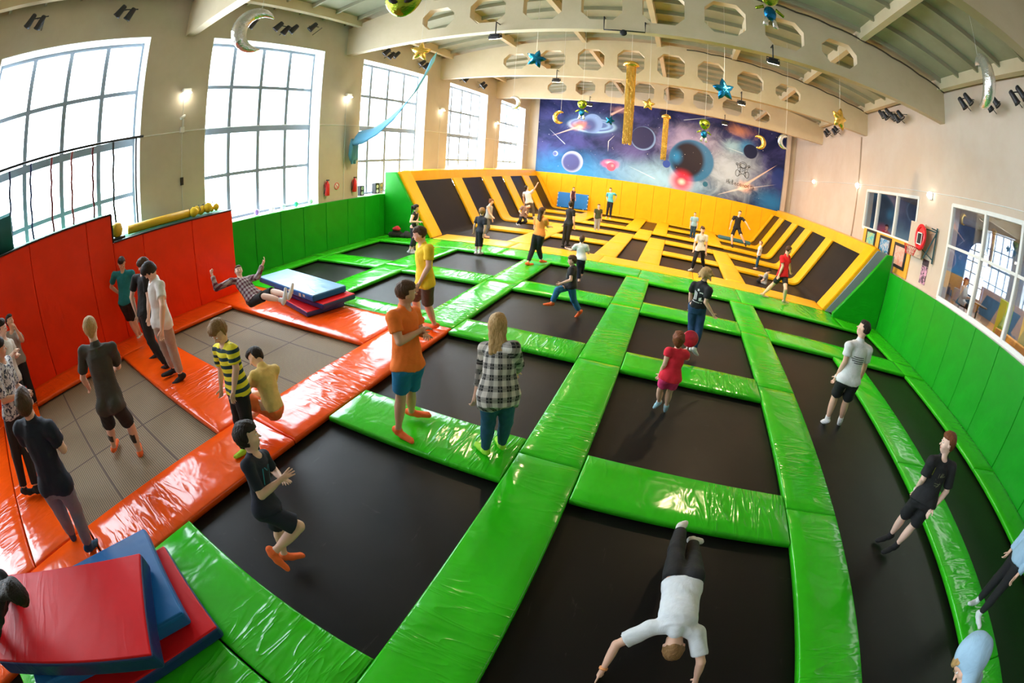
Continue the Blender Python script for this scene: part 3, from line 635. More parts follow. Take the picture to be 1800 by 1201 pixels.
# carpeted platform behind the orange wall
box('platform_step', -10.58, -9.57, -3.2, 2.45, -0.15, 2.62, M['dark_green_carpet'], label='higher green carpeted platform behind the orange wall under the ropes', cat='platform')
box('platform_step', -10.58, -9.57, 2.46, 5.78, -0.15, 2.04, M['dark_green_carpet'], label='lower green carpeted platform behind the orange wall with yellow rollers', cat='platform')
box('platform_edge', -9.56, -9.38, -3.2, 2.47, 2.6, 2.63, M['black'], label='black edge strip on top of the tall orange wall panels', cat='trim strip')
box('platform_edge', -9.56, -9.38, 2.455, 2.475, 2.05, 2.6, M['black'], label='upright black edge strip at the step of the orange wall', cat='trim strip')
box('platform_edge', -9.56, -9.38, 2.48, 5.78, 2.02, 2.045, M['black'], label='black edge strip on top of the lower orange wall panels', cat='trim strip')
PEOPLE = {
 'grey_tee': {'h':1.994,'hd':1.0,'yaw':150,'j':[[-5.068,0.824,1.641],[-5.014,0.821,1.444],[-4.946,0.792,0.857],[-5.158,0.654,1.409],[-4.929,1.012,1.361],[-5.247,0.555,1.106],[-5.096,1.066,1.083],[-5.445,0.611,0.901],[-5.366,1.061,0.977],[-4.938,0.663,0.785],[-4.801,0.812,0.795],[-5.226,0.687,0.404],[-5.01,0.946,0.394],[-5.479,0.652,0.014],[-5.13,0.946,-0.047],[-5.652,0.758,-0.041],[-5.322,1.018,-0.093]]},
 'teal': {'h':1.96,'hd':1.0,'yaw':-25,'j':[[-8.851,2.453,1.649],[-8.916,2.477,1.466],[-8.902,2.436,0.903],[-8.803,2.649,1.388],[-9.012,2.284,1.446],[-8.96,2.599,1.112],[-9.216,2.206,1.209],[-9.079,2.439,0.91],[-9.178,2.39,0.997],[-8.857,2.523,0.837],[-8.948,2.347,0.852],[-9.081,2.564,0.431],[-9.13,2.503,0.453],[-9.18,2.693,0.006],[-9.102,2.599,0.005],[-9.006,2.601,-0.051],[-8.929,2.504,-0.052]]},
 'black_tee': {'h':2.038,'hd':1.0,'yaw':245,'j':[[-7.101,2.378,1.752],[-7.195,2.407,1.576],[-7.135,2.269,1.009],[-6.967,2.351,1.55],[-7.39,2.275,1.526],[-6.942,2.336,1.215],[-7.502,2.174,1.228],[-6.977,2.273,0.928],[-7.444,2.192,0.916],[-7.022,2.238,0.998],[-7.218,2.255,0.93],[-7.026,2.237,0.516],[-7.449,2.334,0.516],[-6.866,2.374,0.097],[-7.557,2.462,0.08],[-7.046,2.339,-0.011],[-7.681,2.319,-0.017]]},
 'white_left': {'h':2.083,'hd':1.0,'yaw':248,'j':[[-6.025,2.098,1.825],[-6.106,2.193,1.66],[-6.119,2.212,1.06],[-5.88,2.2,1.587],[-6.318,2.284,1.604],[-5.642,2.094,1.367],[-6.372,2.308,1.266],[-5.632,2.004,1.073],[-6.408,2.245,0.973],[-6.006,2.216,1.03],[-6.216,2.164,1.017],[-6.178,2.311,0.579],[-6.371,2.254,0.557],[-6.173,2.337,0.099],[-6.509,2.368,0.11],[-6.271,2.189,-0.025],[-6.576,2.164,0.063]]},
 'plaid_man': {'h':1.78,'hd':1.0,'yaw':-30,'j':[[-7.325,4.552,1.027],[-7.246,4.513,0.87],[-6.841,4.523,0.571],[-7.176,4.699,0.841],[-7.285,4.307,0.888],[-6.894,4.732,0.909],[-7.412,4.013,0.823],[-6.867,4.866,1.128],[-7.485,3.989,1.103],[-6.793,4.63,0.544],[-6.828,4.466,0.49],[-6.4,4.709,0.678],[-6.437,4.502,0.649],[-5.991,4.746,0.656],[-6.056,4.645,0.584],[-5.962,4.845,0.819],[-6.042,4.731,0.756]]},
 'stripe_boy': {'h':1.62,'hd':1.08,'yaw':262,'j':[[-3.658,1.918,1.476],[-3.669,1.98,1.318],[-3.602,1.981,0.858],[-3.489,1.956,1.299],[-3.829,1.96,1.228],[-3.598,2.01,1.061],[-3.932,1.999,0.985],[-3.593,1.909,0.848],[-3.942,1.942,0.757],[-3.52,1.953,0.836],[-3.685,1.985,0.821],[-3.533,1.939,0.461],[-3.714,1.945,0.451],[-3.539,1.938,0.095],[-3.73,1.947,0.087],[-3.566,1.778,0.044],[-3.756,1.787,0.036]]},
 'seated_yellow': {'h':1.62,'hd':1.0,'yaw':195,'j':[[-3.882,2.453,0.93],[-3.75,2.444,0.839],[-3.628,2.402,0.388],[-3.677,2.276,0.834],[-3.746,2.601,0.738],[-3.868,2.288,0.649],[-3.884,2.595,0.509],[-4.043,2.287,0.492],[-4.032,2.494,0.356],[-3.556,2.35,0.383],[-3.666,2.471,0.343],[-3.884,2.196,0.514],[-4.038,2.552,0.28],[-3.944,2.556,0.426],[-3.913,2.202,0.224],[-4.056,2.53,0.301],[-4.007,2.124,0.106]]},
 'navy_boy': {'h':1.363,'hd':1.14,'yaw':30,'j':[[-2.339,1.257,1.211],[-2.314,1.244,1.064],[-2.232,1.142,0.697],[-2.362,1.35,0.963],[-2.231,1.117,1.081],[-2.4,1.427,0.755],[-2.141,1.099,0.874],[-2.219,1.365,0.801],[-2.052,1.256,0.96],[-2.231,1.194,0.64],[-2.188,1.081,0.71],[-2.301,1.212,0.341],[-2.015,1.243,0.512],[-2.298,1.157,0.044],[-2.12,0.997,0.365],[-2.19,1.252,0.008],[-2.021,0.978,0.26]]},
 'orange_tee': {'h':1.866,'hd':1.0,'yaw':-15,'j':[[-2.283,3.25,1.674],[-2.325,3.267,1.493],[-2.251,3.179,0.962],[-2.339,3.448,1.387],[-2.31,3.058,1.469],[-2.315,3.587,1.115],[-2.309,3.139,1.173],[-2.311,3.318,1.15],[-2.103,3.117,1.344],[-2.212,3.256,0.898],[-2.248,3.074,0.94],[-2.354,3.355,0.489],[-2.366,3.19,0.53],[-2.481,3.533,0.115],[-2.422,3.168,0.102],[-2.288,3.58,0.092],[-2.243,3.133,0.031]]},
 'yellow_tee': {'h':2.016,'hd':1.0,'yaw':205,'j':[[-3.69,5.612,1.752],[-3.663,5.679,1.565],[-3.596,5.648,0.987],[-3.472,5.562,1.543],[-3.808,5.834,1.491],[-3.538,5.657,1.233],[-3.83,5.893,1.164],[-3.635,5.541,0.977],[-3.897,5.874,0.881],[-3.504,5.578,0.94],[-3.68,5.665,0.899],[-3.652,5.805,0.545],[-3.956,5.889,0.579],[-3.635,6.003,0.121],[-3.99,6.064,0.148],[-3.816,6.019,0.014],[-4.176,5.986,0.083]]},
 'plaid_girl': {'h':1.64,'hd':1.0,'yaw':105,'j':[[-1.363,3.343,1.485],[-1.336,3.329,1.324],[-1.264,3.204,0.872],[-1.484,3.362,1.221],[-1.17,3.258,1.335],[-1.526,3.382,0.955],[-1.168,3.41,1.112],[-1.542,3.293,0.73],[-1.236,3.557,0.937],[-1.333,3.15,0.835],[-1.208,3.257,0.822],[-1.39,3.284,0.473],[-1.25,3.397,0.461],[-1.43,3.323,0.096],[-1.311,3.483,0.095],[-1.564,3.415,0.042],[-1.409,3.611,0.034]]},
 'run_boy': {'h':1.35,'hd':1.12,'yaw':185,'j':[[-1.857,8.187,1.085],[-1.839,8.223,0.946],[-1.831,8.189,0.563],[-1.819,8.076,0.921],[-1.842,8.365,0.893],[-1.786,7.947,0.744],[-1.836,8.394,0.673],[-1.958,7.909,0.657],[-1.88,8.391,0.482],[-1.792,8.126,0.542],[-1.877,8.234,0.521],[-1.75,8.242,0.261],[-2.031,7.974,0.49],[-1.619,8.339,0.011],[-2.125,7.973,0.205],[-1.683,8.319,-0.114],[-2.255,7.925,0.163]]},
 'white_boy': {'h':1.296,'hd':1.12,'yaw':95,'j':[[-2.29,11.042,1.051],[-2.302,11.058,0.914],[-2.267,11.061,0.539],[-2.432,11.034,0.842],[-2.159,11.041,0.871],[-2.56,11.125,0.699],[-2.096,11.123,0.685],[-2.712,11.235,0.7],[-2.153,11.3,0.666],[-2.331,11.072,0.506],[-2.213,11.014,0.531],[-2.302,11.092,0.213],[-2.235,11.18,0.289],[-2.273,11.099,-0.073],[-2.258,11.315,0.037],[-2.285,11.229,-0.113],[-2.268,11.443,-0.006]]},
 'blonde': {'h':1.613,'hd':1.0,'yaw':65,'j':[[0.692,7.333,1.466],[0.676,7.321,1.306],[0.67,7.41,0.84],[0.528,7.4,1.217],[0.783,7.187,1.234],[0.505,7.573,1.017],[0.772,7.296,0.994],[0.531,7.624,0.791],[0.94,7.273,0.823],[0.576,7.447,0.847],[0.741,7.47,0.856],[0.631,7.498,0.471],[0.779,7.455,0.471],[0.704,7.348,0.119],[0.761,7.324,0.114],[0.772,7.495,0.068],[0.845,7.394,-0.016]]},
 'red_girl': {'h':1.254,'hd':1.25,'yaw':98,'j':[[0.305,5.068,1.053],[0.322,5.083,0.909],[0.3,5.02,0.56],[0.21,4.999,0.896],[0.439,5.131,0.85],[0.198,5.048,0.696],[0.488,5.294,0.732],[0.163,5.087,0.522],[0.465,5.474,0.746],[0.244,4.984,0.525],[0.366,5.008,0.526],[0.219,5.123,0.291],[0.346,5.128,0.283],[0.247,5.242,0.053],[0.361,5.219,0.035],[0.21,5.289,-0.065],[0.366,5.28,-0.082]]},
 'white_right': {'h':1.908,'hd':1.0,'yaw':95,'j':[[3.089,5.686,1.595],[3.079,5.66,1.405],[3.087,5.633,0.842],[2.881,5.603,1.314],[3.283,5.652,1.315],[2.968,5.731,1.042],[3.361,5.738,1.024],[2.912,5.745,0.77],[3.377,5.792,0.753],[2.987,5.62,0.802],[3.187,5.598,0.816],[3.075,5.857,0.428],[3.281,5.789,0.414],[3.133,5.915,-0.004],[3.411,5.948,0.022],[3.099,6.042,-0.155],[3.479,6.05,-0.136]]},
 'black_boy': {'h':1.611,'hd':1.06,'yaw':222,'j':[[3.317,3.145,1.382],[3.348,3.13,1.218],[3.353,3.06,0.756],[3.509,3.058,1.163],[3.173,3.11,1.16],[3.597,3.008,0.918],[3.264,3.18,0.922],[3.513,2.987,0.7],[3.321,3.252,0.708],[3.423,3.0,0.745],[3.287,3.104,0.713],[3.472,3.082,0.382],[3.376,3.239,0.375],[3.489,3.143,0.023],[3.447,3.313,0.025],[3.346,3.128,-0.07],[3.302,3.318,-0.071]]},
 'handstand': {'h':1.5,'hd':1.08,'yaw':-90,'j':[[0.748,1.595,0.177],[0.704,1.649,0.318],[0.698,2.071,0.332],[0.866,1.672,0.285],[0.533,1.671,0.25],[0.985,1.504,0.144],[0.346,1.551,0.109],[1.04,1.449,-0.06],[0.324,1.386,-0.049],[0.762,2.108,0.387],[0.615,2.107,0.35],[0.782,2.421,0.237],[0.617,2.447,0.279],[0.801,2.738,0.119],[0.647,2.779,0.218],[0.896,2.838,0.043],[0.699,2.917,0.161]]},
 'navy_man': {'h':2.016,'hd':1.0,'yaw':140,'j':[[-3.675,-0.261,1.724],[-3.764,-0.261,1.544],[-3.78,-0.319,0.957],[-3.888,-0.442,1.477],[-3.61,-0.114,1.442],[-4.029,-0.518,1.188],[-3.822,-0.114,1.187],[-4.034,-0.216,1.138],[-4.053,-0.293,1.153],[-3.816,-0.424,0.933],[-3.691,-0.254,0.938],[-4.072,-0.47,0.53],[-3.937,-0.277,0.532],[-4.29,-0.53,0.12],[-3.992,-0.39,0.087],[-4.385,-0.565,-0.066],[-4.094,-0.253,-0.036]]},
 'left_white': {'h':1.994,'hd':1.0,'yaw':50,'j':[[-7.284,-0.515,1.732],[-7.34,-0.536,1.542],[-7.249,-0.575,0.965],[-7.498,-0.435,1.405],[-7.141,-0.643,1.504],[-7.526,-0.413,1.078],[-7.109,-0.672,1.178],[-7.259,-0.316,1.021],[-7.057,-0.393,1.12],[-7.336,-0.519,0.923],[-7.193,-0.667,0.942],[-7.319,-0.507,0.449],[-7.187,-0.664,0.465],[-7.317,-0.511,-0.012],[-7.182,-0.662,-0.0],[-7.188,-0.359,-0.075],[-7.052,-0.51,-0.063]]},
 'left_girl': {'h':1.781,'hd':1.0,'yaw':0,'j':[[-8.635,-0.388,1.542],[-8.599,-0.373,1.359],[-8.655,-0.445,0.85],[-8.471,-0.253,1.248],[-8.654,-0.571,1.336],[-8.186,-0.194,1.216],[-8.656,-0.607,1.045],[-8.118,-0.276,1.462],[-8.595,-0.607,0.794],[-8.646,-0.353,0.81],[-8.625,-0.536,0.824],[-8.626,-0.353,0.388],[-8.615,-0.536,0.399],[-8.631,-0.354,-0.024],[-8.617,-0.536,-0.015],[-8.453,-0.354,-0.08],[-8.439,-0.536,-0.071]]},
 'left_pattern': {'h':1.971,'hd':1.0,'yaw':60,'j':[[-5.746,-0.522,1.781],[-5.823,-0.552,1.603],[-5.788,-0.641,1.042],[-6.014,-0.477,1.52],[-5.645,-0.681,1.572],[-6.049,-0.46,1.197],[-5.612,-0.704,1.249],[-5.806,-0.319,1.141],[-5.611,-0.423,1.192],[-5.854,-0.579,0.978],[-5.72,-0.726,1.013],[-5.715,-0.686,0.538],[-5.72,-0.871,0.563],[-5.589,-0.807,0.11],[-5.717,-1.02,0.127],[-5.491,-0.635,0.047],[-5.619,-0.85,0.064]]},
 'tank_woman': {'h':1.66,'hd':1.0,'yaw':20,'j':[[-7.548,11.283,1.397],[-7.595,11.297,1.239],[-7.646,11.337,0.751],[-7.631,11.471,1.158],[-7.574,11.124,1.148],[-7.648,11.503,0.887],[-7.495,10.911,0.998],[-7.597,11.523,0.653],[-7.274,11.037,1.0],[-7.683,11.424,0.77],[-7.664,11.254,0.784],[-7.621,11.363,0.373],[-7.6,11.222,0.387],[-7.718,11.349,0.005],[-7.677,11.131,0.021],[-7.563,11.408,-0.047],[-7.522,11.19,-0.031]]},
 'black_girl': {'h':1.512,'hd':1.12,'yaw':80,'j':[[-5.558,11.853,1.365],[-5.564,11.839,1.202],[-5.572,11.864,0.762],[-5.719,11.878,1.13],[-5.414,11.778,1.127],[-5.805,11.887,0.897],[-5.389,11.749,0.875],[-5.865,11.963,0.701],[-5.442,11.788,0.667],[-5.654,11.887,0.758],[-5.528,11.794,0.772],[-5.673,11.875,0.413],[-5.542,11.828,0.43],[-5.694,11.851,0.079],[-5.561,11.842,0.095],[-5.666,12.0,0.031],[-5.533,11.99,0.047]]},
 'grey_tank': {'h':1.594,'hd':1.0,'yaw':10,'j':[[-6.879,15.475,1.307],[-6.925,15.439,1.149],[-6.948,15.41,0.684],[-6.918,15.604,1.07],[-6.923,15.264,1.096],[-6.931,15.636,0.809],[-6.877,15.356,0.856],[-6.879,15.646,0.584],[-6.698,15.253,0.754],[-6.978,15.491,0.662],[-6.968,15.326,0.667],[-6.954,15.399,0.297],[-6.907,15.382,0.3],[-6.986,15.269,-0.045],[-7.05,15.405,-0.037],[-6.832,15.304,-0.098],[-6.893,15.431,-0.087]]},
 'orange_girl': {'h':1.781,'hd':1.0,'yaw':60,'j':[[-3.608,11.616,1.582],[-3.642,11.663,1.414],[-3.648,11.619,0.898],[-3.812,11.743,1.336],[-3.477,11.56,1.361],[-3.847,11.772,1.045],[-3.463,11.755,1.143],[-3.632,11.916,1.022],[-3.453,12.013,1.119],[-3.745,11.613,0.874],[-3.565,11.57,0.878],[-3.807,11.612,0.462],[-3.661,11.704,0.488],[-3.869,11.46,0.075],[-3.597,11.86,0.112],[-3.785,11.618,0.021],[-3.511,12.015,0.055]]},
 'black_woman': {'h':1.76,'hd':1.0,'yaw':75,'j':[[-3.593,14.818,1.59],[-3.599,14.831,1.416],[-3.598,14.794,0.906],[-3.731,14.958,1.335],[-3.443,14.718,1.363],[-3.743,15.078,1.072],[-3.41,14.712,1.075],[-3.835,15.037,0.828],[-3.395,14.774,0.828],[-3.693,14.79,0.88],[-3.514,14.746,0.9],[-3.738,14.891,0.478],[-3.592,14.862,0.508],[-3.76,14.86,0.07],[-3.621,14.977,0.119],[-3.715,15.031,0.017],[-3.57,15.144,0.059]]},
 'green_boy': {'h':1.378,'hd':1.14,'yaw':-60,'j':[[-3.553,20.273,1.184],[-3.563,20.281,1.032],[-3.562,20.281,0.641],[-3.434,20.355,0.991],[-3.692,20.206,0.991],[-3.41,20.369,0.765],[-3.716,20.193,0.765],[-3.386,20.327,0.571],[-3.691,20.151,0.571],[-3.5,20.317,0.614],[-3.625,20.246,0.617],[-3.484,20.307,0.303],[-3.621,20.236,0.307],[-3.476,20.308,-0.0],[-3.623,20.24,0.005],[-3.407,20.189,-0.044],[-3.555,20.12,-0.038]]},
 'blue_woman': {'h':1.882,'hd':1.0,'yaw':-95,'j':[[-3.987,26.226,1.787],[-3.958,26.226,1.594],[-3.923,26.211,1.048],[-3.742,26.259,1.561],[-4.154,26.245,1.513],[-3.617,26.516,1.447],[-4.205,26.418,1.259],[-3.701,26.467,1.187],[-4.121,26.193,1.131],[-3.838,26.182,0.979],[-4.02,26.223,0.988],[-3.841,26.138,0.512],[-4.043,26.194,0.528],[-3.817,26.1,0.055],[-4.066,26.169,0.079],[-3.848,25.94,-0.056],[-4.089,25.996,-0.012]]},
 'mat_man': {'h':1.651,'hd':1.0,'yaw':-30,'j':[[-6.709,28.124,1.458],[-6.732,28.125,1.289],[-6.732,28.125,0.814],[-6.643,28.279,1.24],[-6.821,27.97,1.24],[-6.626,28.308,0.97],[-6.837,27.942,0.969],[-6.576,28.279,0.737],[-6.787,27.914,0.737],[-6.688,28.2,0.785],[-6.775,28.05,0.785],[-6.673,28.192,0.395],[-6.759,28.042,0.395],[-6.673,28.192,0.014],[-6.759,28.043,0.014],[-6.529,28.11,-0.038],[-6.616,27.961,-0.038]]},
 'raised_arm': {'h':1.882,'hd':1.0,'yaw':60,'j':[[-7.426,20.933,1.625],[-7.356,20.933,1.439],[-7.248,20.967,0.907],[-7.544,20.948,1.339],[-7.146,20.905,1.42],[-7.602,21.087,1.069],[-6.946,20.804,1.634],[-7.566,21.148,0.805],[-6.821,20.762,1.871],[-7.341,20.971,0.858],[-7.145,20.996,0.898],[-7.305,21.068,0.425],[-7.101,21.234,0.523],[-7.375,20.849,0.057],[-7.082,21.389,0.118],[-7.302,21.027,0.01],[-6.98,21.545,0.053]]},
 'crouch': {'h':1.5,'hd':1.0,'yaw':-40,'j':[[-6.587,19.126,0.868],[-6.733,19.076,0.844],[-6.834,19.057,0.424],[-6.688,19.227,0.781],[-6.865,18.964,0.832],[-6.778,19.202,0.552],[-6.984,18.907,0.622],[-6.639,19.039,0.512],[-6.847,18.743,0.577],[-6.81,19.127,0.385],[-6.893,18.999,0.41],[-6.623,18.921,0.162],[-6.823,18.699,0.228],[-6.945,18.873,0.044],[-7.037,18.886,0.031],[-6.848,18.757,-0.001],[-6.947,18.764,-0.009]]},
 'lblue_man': {'h':1.548,'hd':1.0,'yaw':-90,'j':[[1.147,24.235,1.302],[1.148,24.242,1.141],[1.156,24.242,0.691],[1.317,24.241,1.092],[0.985,24.238,1.067],[1.348,24.242,0.838],[0.955,24.239,0.813],[1.348,24.189,0.62],[0.955,24.185,0.595],[1.237,24.243,0.672],[1.074,24.243,0.671],[1.237,24.227,0.308],[1.074,24.227,0.307],[1.237,24.228,-0.048],[1.074,24.228,-0.048],[1.237,24.074,-0.097],[1.074,24.074,-0.097]]},
 'love_girl': {'h':1.76,'hd':1.0,'yaw':-75,'j':[[1.063,15.233,1.418],[1.063,15.284,1.251],[1.089,15.299,0.739],[1.24,15.358,1.199],[0.897,15.206,1.166],[1.279,15.353,0.909],[0.85,15.183,0.873],[1.303,15.311,0.651],[0.833,15.011,0.689],[1.186,15.316,0.731],[0.996,15.287,0.706],[1.24,15.457,0.343],[0.927,15.088,0.349],[1.355,15.704,0.044],[0.903,15.261,-0.013],[1.399,15.534,-0.012],[0.793,15.122,-0.065]]},
 'jump_black': {'h':1.949,'hd':1.0,'yaw':-85,'j':[[3.389,22.514,1.958],[3.342,22.517,1.757],[3.345,22.516,1.188],[3.558,22.499,1.712],[3.128,22.527,1.692],[3.774,22.337,1.545],[2.999,22.435,1.414],[3.942,22.244,1.333],[2.968,22.401,1.13],[3.458,22.493,1.142],[3.243,22.505,1.108],[3.573,22.141,0.873],[3.116,22.272,0.728],[3.846,22.107,0.501],[3.19,22.2,0.255],[3.865,21.921,0.419],[3.207,22.001,0.209]]},
 'white_girl_r': {'h':1.26,'hd':1.1,'yaw':165,'j':[[3.942,18.634,1.079],[3.956,18.625,0.938],[3.955,18.625,0.578],[3.92,18.493,0.9],[3.991,18.756,0.9],[3.914,18.469,0.693],[3.997,18.78,0.693],[3.871,18.48,0.516],[3.954,18.792,0.516],[3.938,18.562,0.552],[3.972,18.688,0.552],[3.926,18.565,0.262],[3.96,18.691,0.262],[3.926,18.564,-0.02],[3.96,18.691,-0.02],[3.805,18.597,-0.06],[3.838,18.723,-0.06]]},
 'crouch_boy': {'h':1.25,'hd':1.15,'yaw':160,'j':[[3.909,16.014,0.296],[3.844,16.026,0.176],[3.836,16.052,-0.174],[3.781,15.909,0.139],[3.877,16.161,0.154],[3.754,15.917,-0.064],[3.883,16.256,-0.028],[3.614,15.98,-0.165],[3.743,16.318,-0.13],[3.819,15.991,-0.202],[3.862,16.114,-0.194],[3.543,15.975,-0.149],[3.688,16.332,-0.151],[3.701,16.133,0.009],[3.723,16.128,0.029],[3.578,16.179,0.009],[3.606,16.186,0.027]]},
 'red_man': {'h':1.971,'hd':1.0,'yaw':20,'j':[[3.707,13.078,1.627],[3.651,13.073,1.432],[3.659,13.047,0.853],[3.786,13.24,1.391],[3.489,12.937,1.363],[3.924,13.377,1.133],[3.611,13.075,1.099],[4.04,13.528,0.919],[3.54,13.06,0.805],[3.758,13.075,0.785],[3.567,13.035,0.758],[3.762,12.719,0.494],[3.478,13.347,0.425],[3.863,12.933,0.105],[3.196,13.211,0.093],[4.046,13.012,0.05],[3.384,13.278,0.024]]},
 'hoodie_right': {'h':1.494,'hd':1.0,'yaw':170,'j':[[4.715,2.037,1.398],[4.73,2.034,1.249],[4.73,2.034,0.819],[4.702,1.875,1.204],[4.758,2.193,1.204],[4.696,1.846,0.959],[4.762,2.222,0.959],[4.644,1.855,0.749],[4.711,2.231,0.749],[4.716,1.958,0.789],[4.744,2.111,0.789],[4.697,1.947,0.434],[4.736,2.13,0.434],[4.693,1.933,0.087],[4.743,2.147,0.088],[4.675,1.781,0.047],[4.591,2.149,0.051]]},
 'hood_near': {'h':1.66,'hd':1.0,'yaw':125,'j':[[2.224,0.7,1.41],[2.255,0.552,1.335],[2.387,0.336,0.93],[2.132,0.413,1.309],[2.429,0.611,1.302],[2.178,0.26,1.086],[2.525,0.49,1.075],[2.213,0.191,0.858],[2.56,0.423,0.846],[2.328,0.269,0.906],[2.471,0.365,0.902],[2.425,0.09,0.567],[2.568,0.186,0.563],[2.528,-0.082,0.238],[2.671,0.015,0.233],[2.461,0.002,0.101],[2.603,0.099,0.097]]},
 'dark_near': {'h':1.62,'hd':1.0,'yaw':45,'j':[[-2.52,-1.03,1.2],[-2.78,-1.28,1.12],[-3.12,-1.75,0.82],[-2.95,-1.22,1.06],[-2.68,-1.42,1.06],[-3.15,-1.4,0.86],[-2.86,-1.66,0.86],[-3.3,-1.62,0.72],[-3.02,-1.85,0.72],[-3.2,-1.7,0.75],[-3.04,-1.82,0.75],[-3.5,-1.5,0.6],[-3.4,-1.95,0.6],[-3.85,-1.7,0.58],[-3.75,-2.2,0.58],[-3.95,-1.8,0.55],[-3.85,-2.3,0.55]]},
 'cafe_man': {'h':1.7,'hd':1,'yaw':200,'j':[[9.284,17.044,3.339],[9.3,17.05,3.169],[9.3,17.05,2.679],[9.363,16.877,3.118],[9.237,17.223,3.118],[9.374,16.846,2.838],[9.226,17.254,2.838],[9.186,16.777,2.888],[9.038,17.186,2.888],[9.33,16.967,2.645],[9.27,17.133,2.645],[9.314,16.961,2.241],[9.254,17.127,2.241],[9.314,16.961,1.847],[9.254,17.127,1.847],[9.155,16.903,1.793],[9.094,17.069,1.793]]},
 'cafe_woman': {'h':1.6,'hd':1,'yaw':-60,'j':[[9.408,10.736,2.661],[9.4,10.75,2.501],[9.4,10.75,2.04],[9.55,10.836,2.453],[9.25,10.664,2.453],[9.59,10.767,2.213],[9.29,10.594,2.213],[9.69,10.594,2.263],[9.39,10.421,2.263],[9.472,10.792,2.008],[9.328,10.708,2.008],[9.662,10.463,2.008],[9.518,10.379,2.008],[9.687,10.419,1.628],[9.543,10.336,1.628],[9.762,10.289,1.588],[9.618,10.206,1.588]]},
}
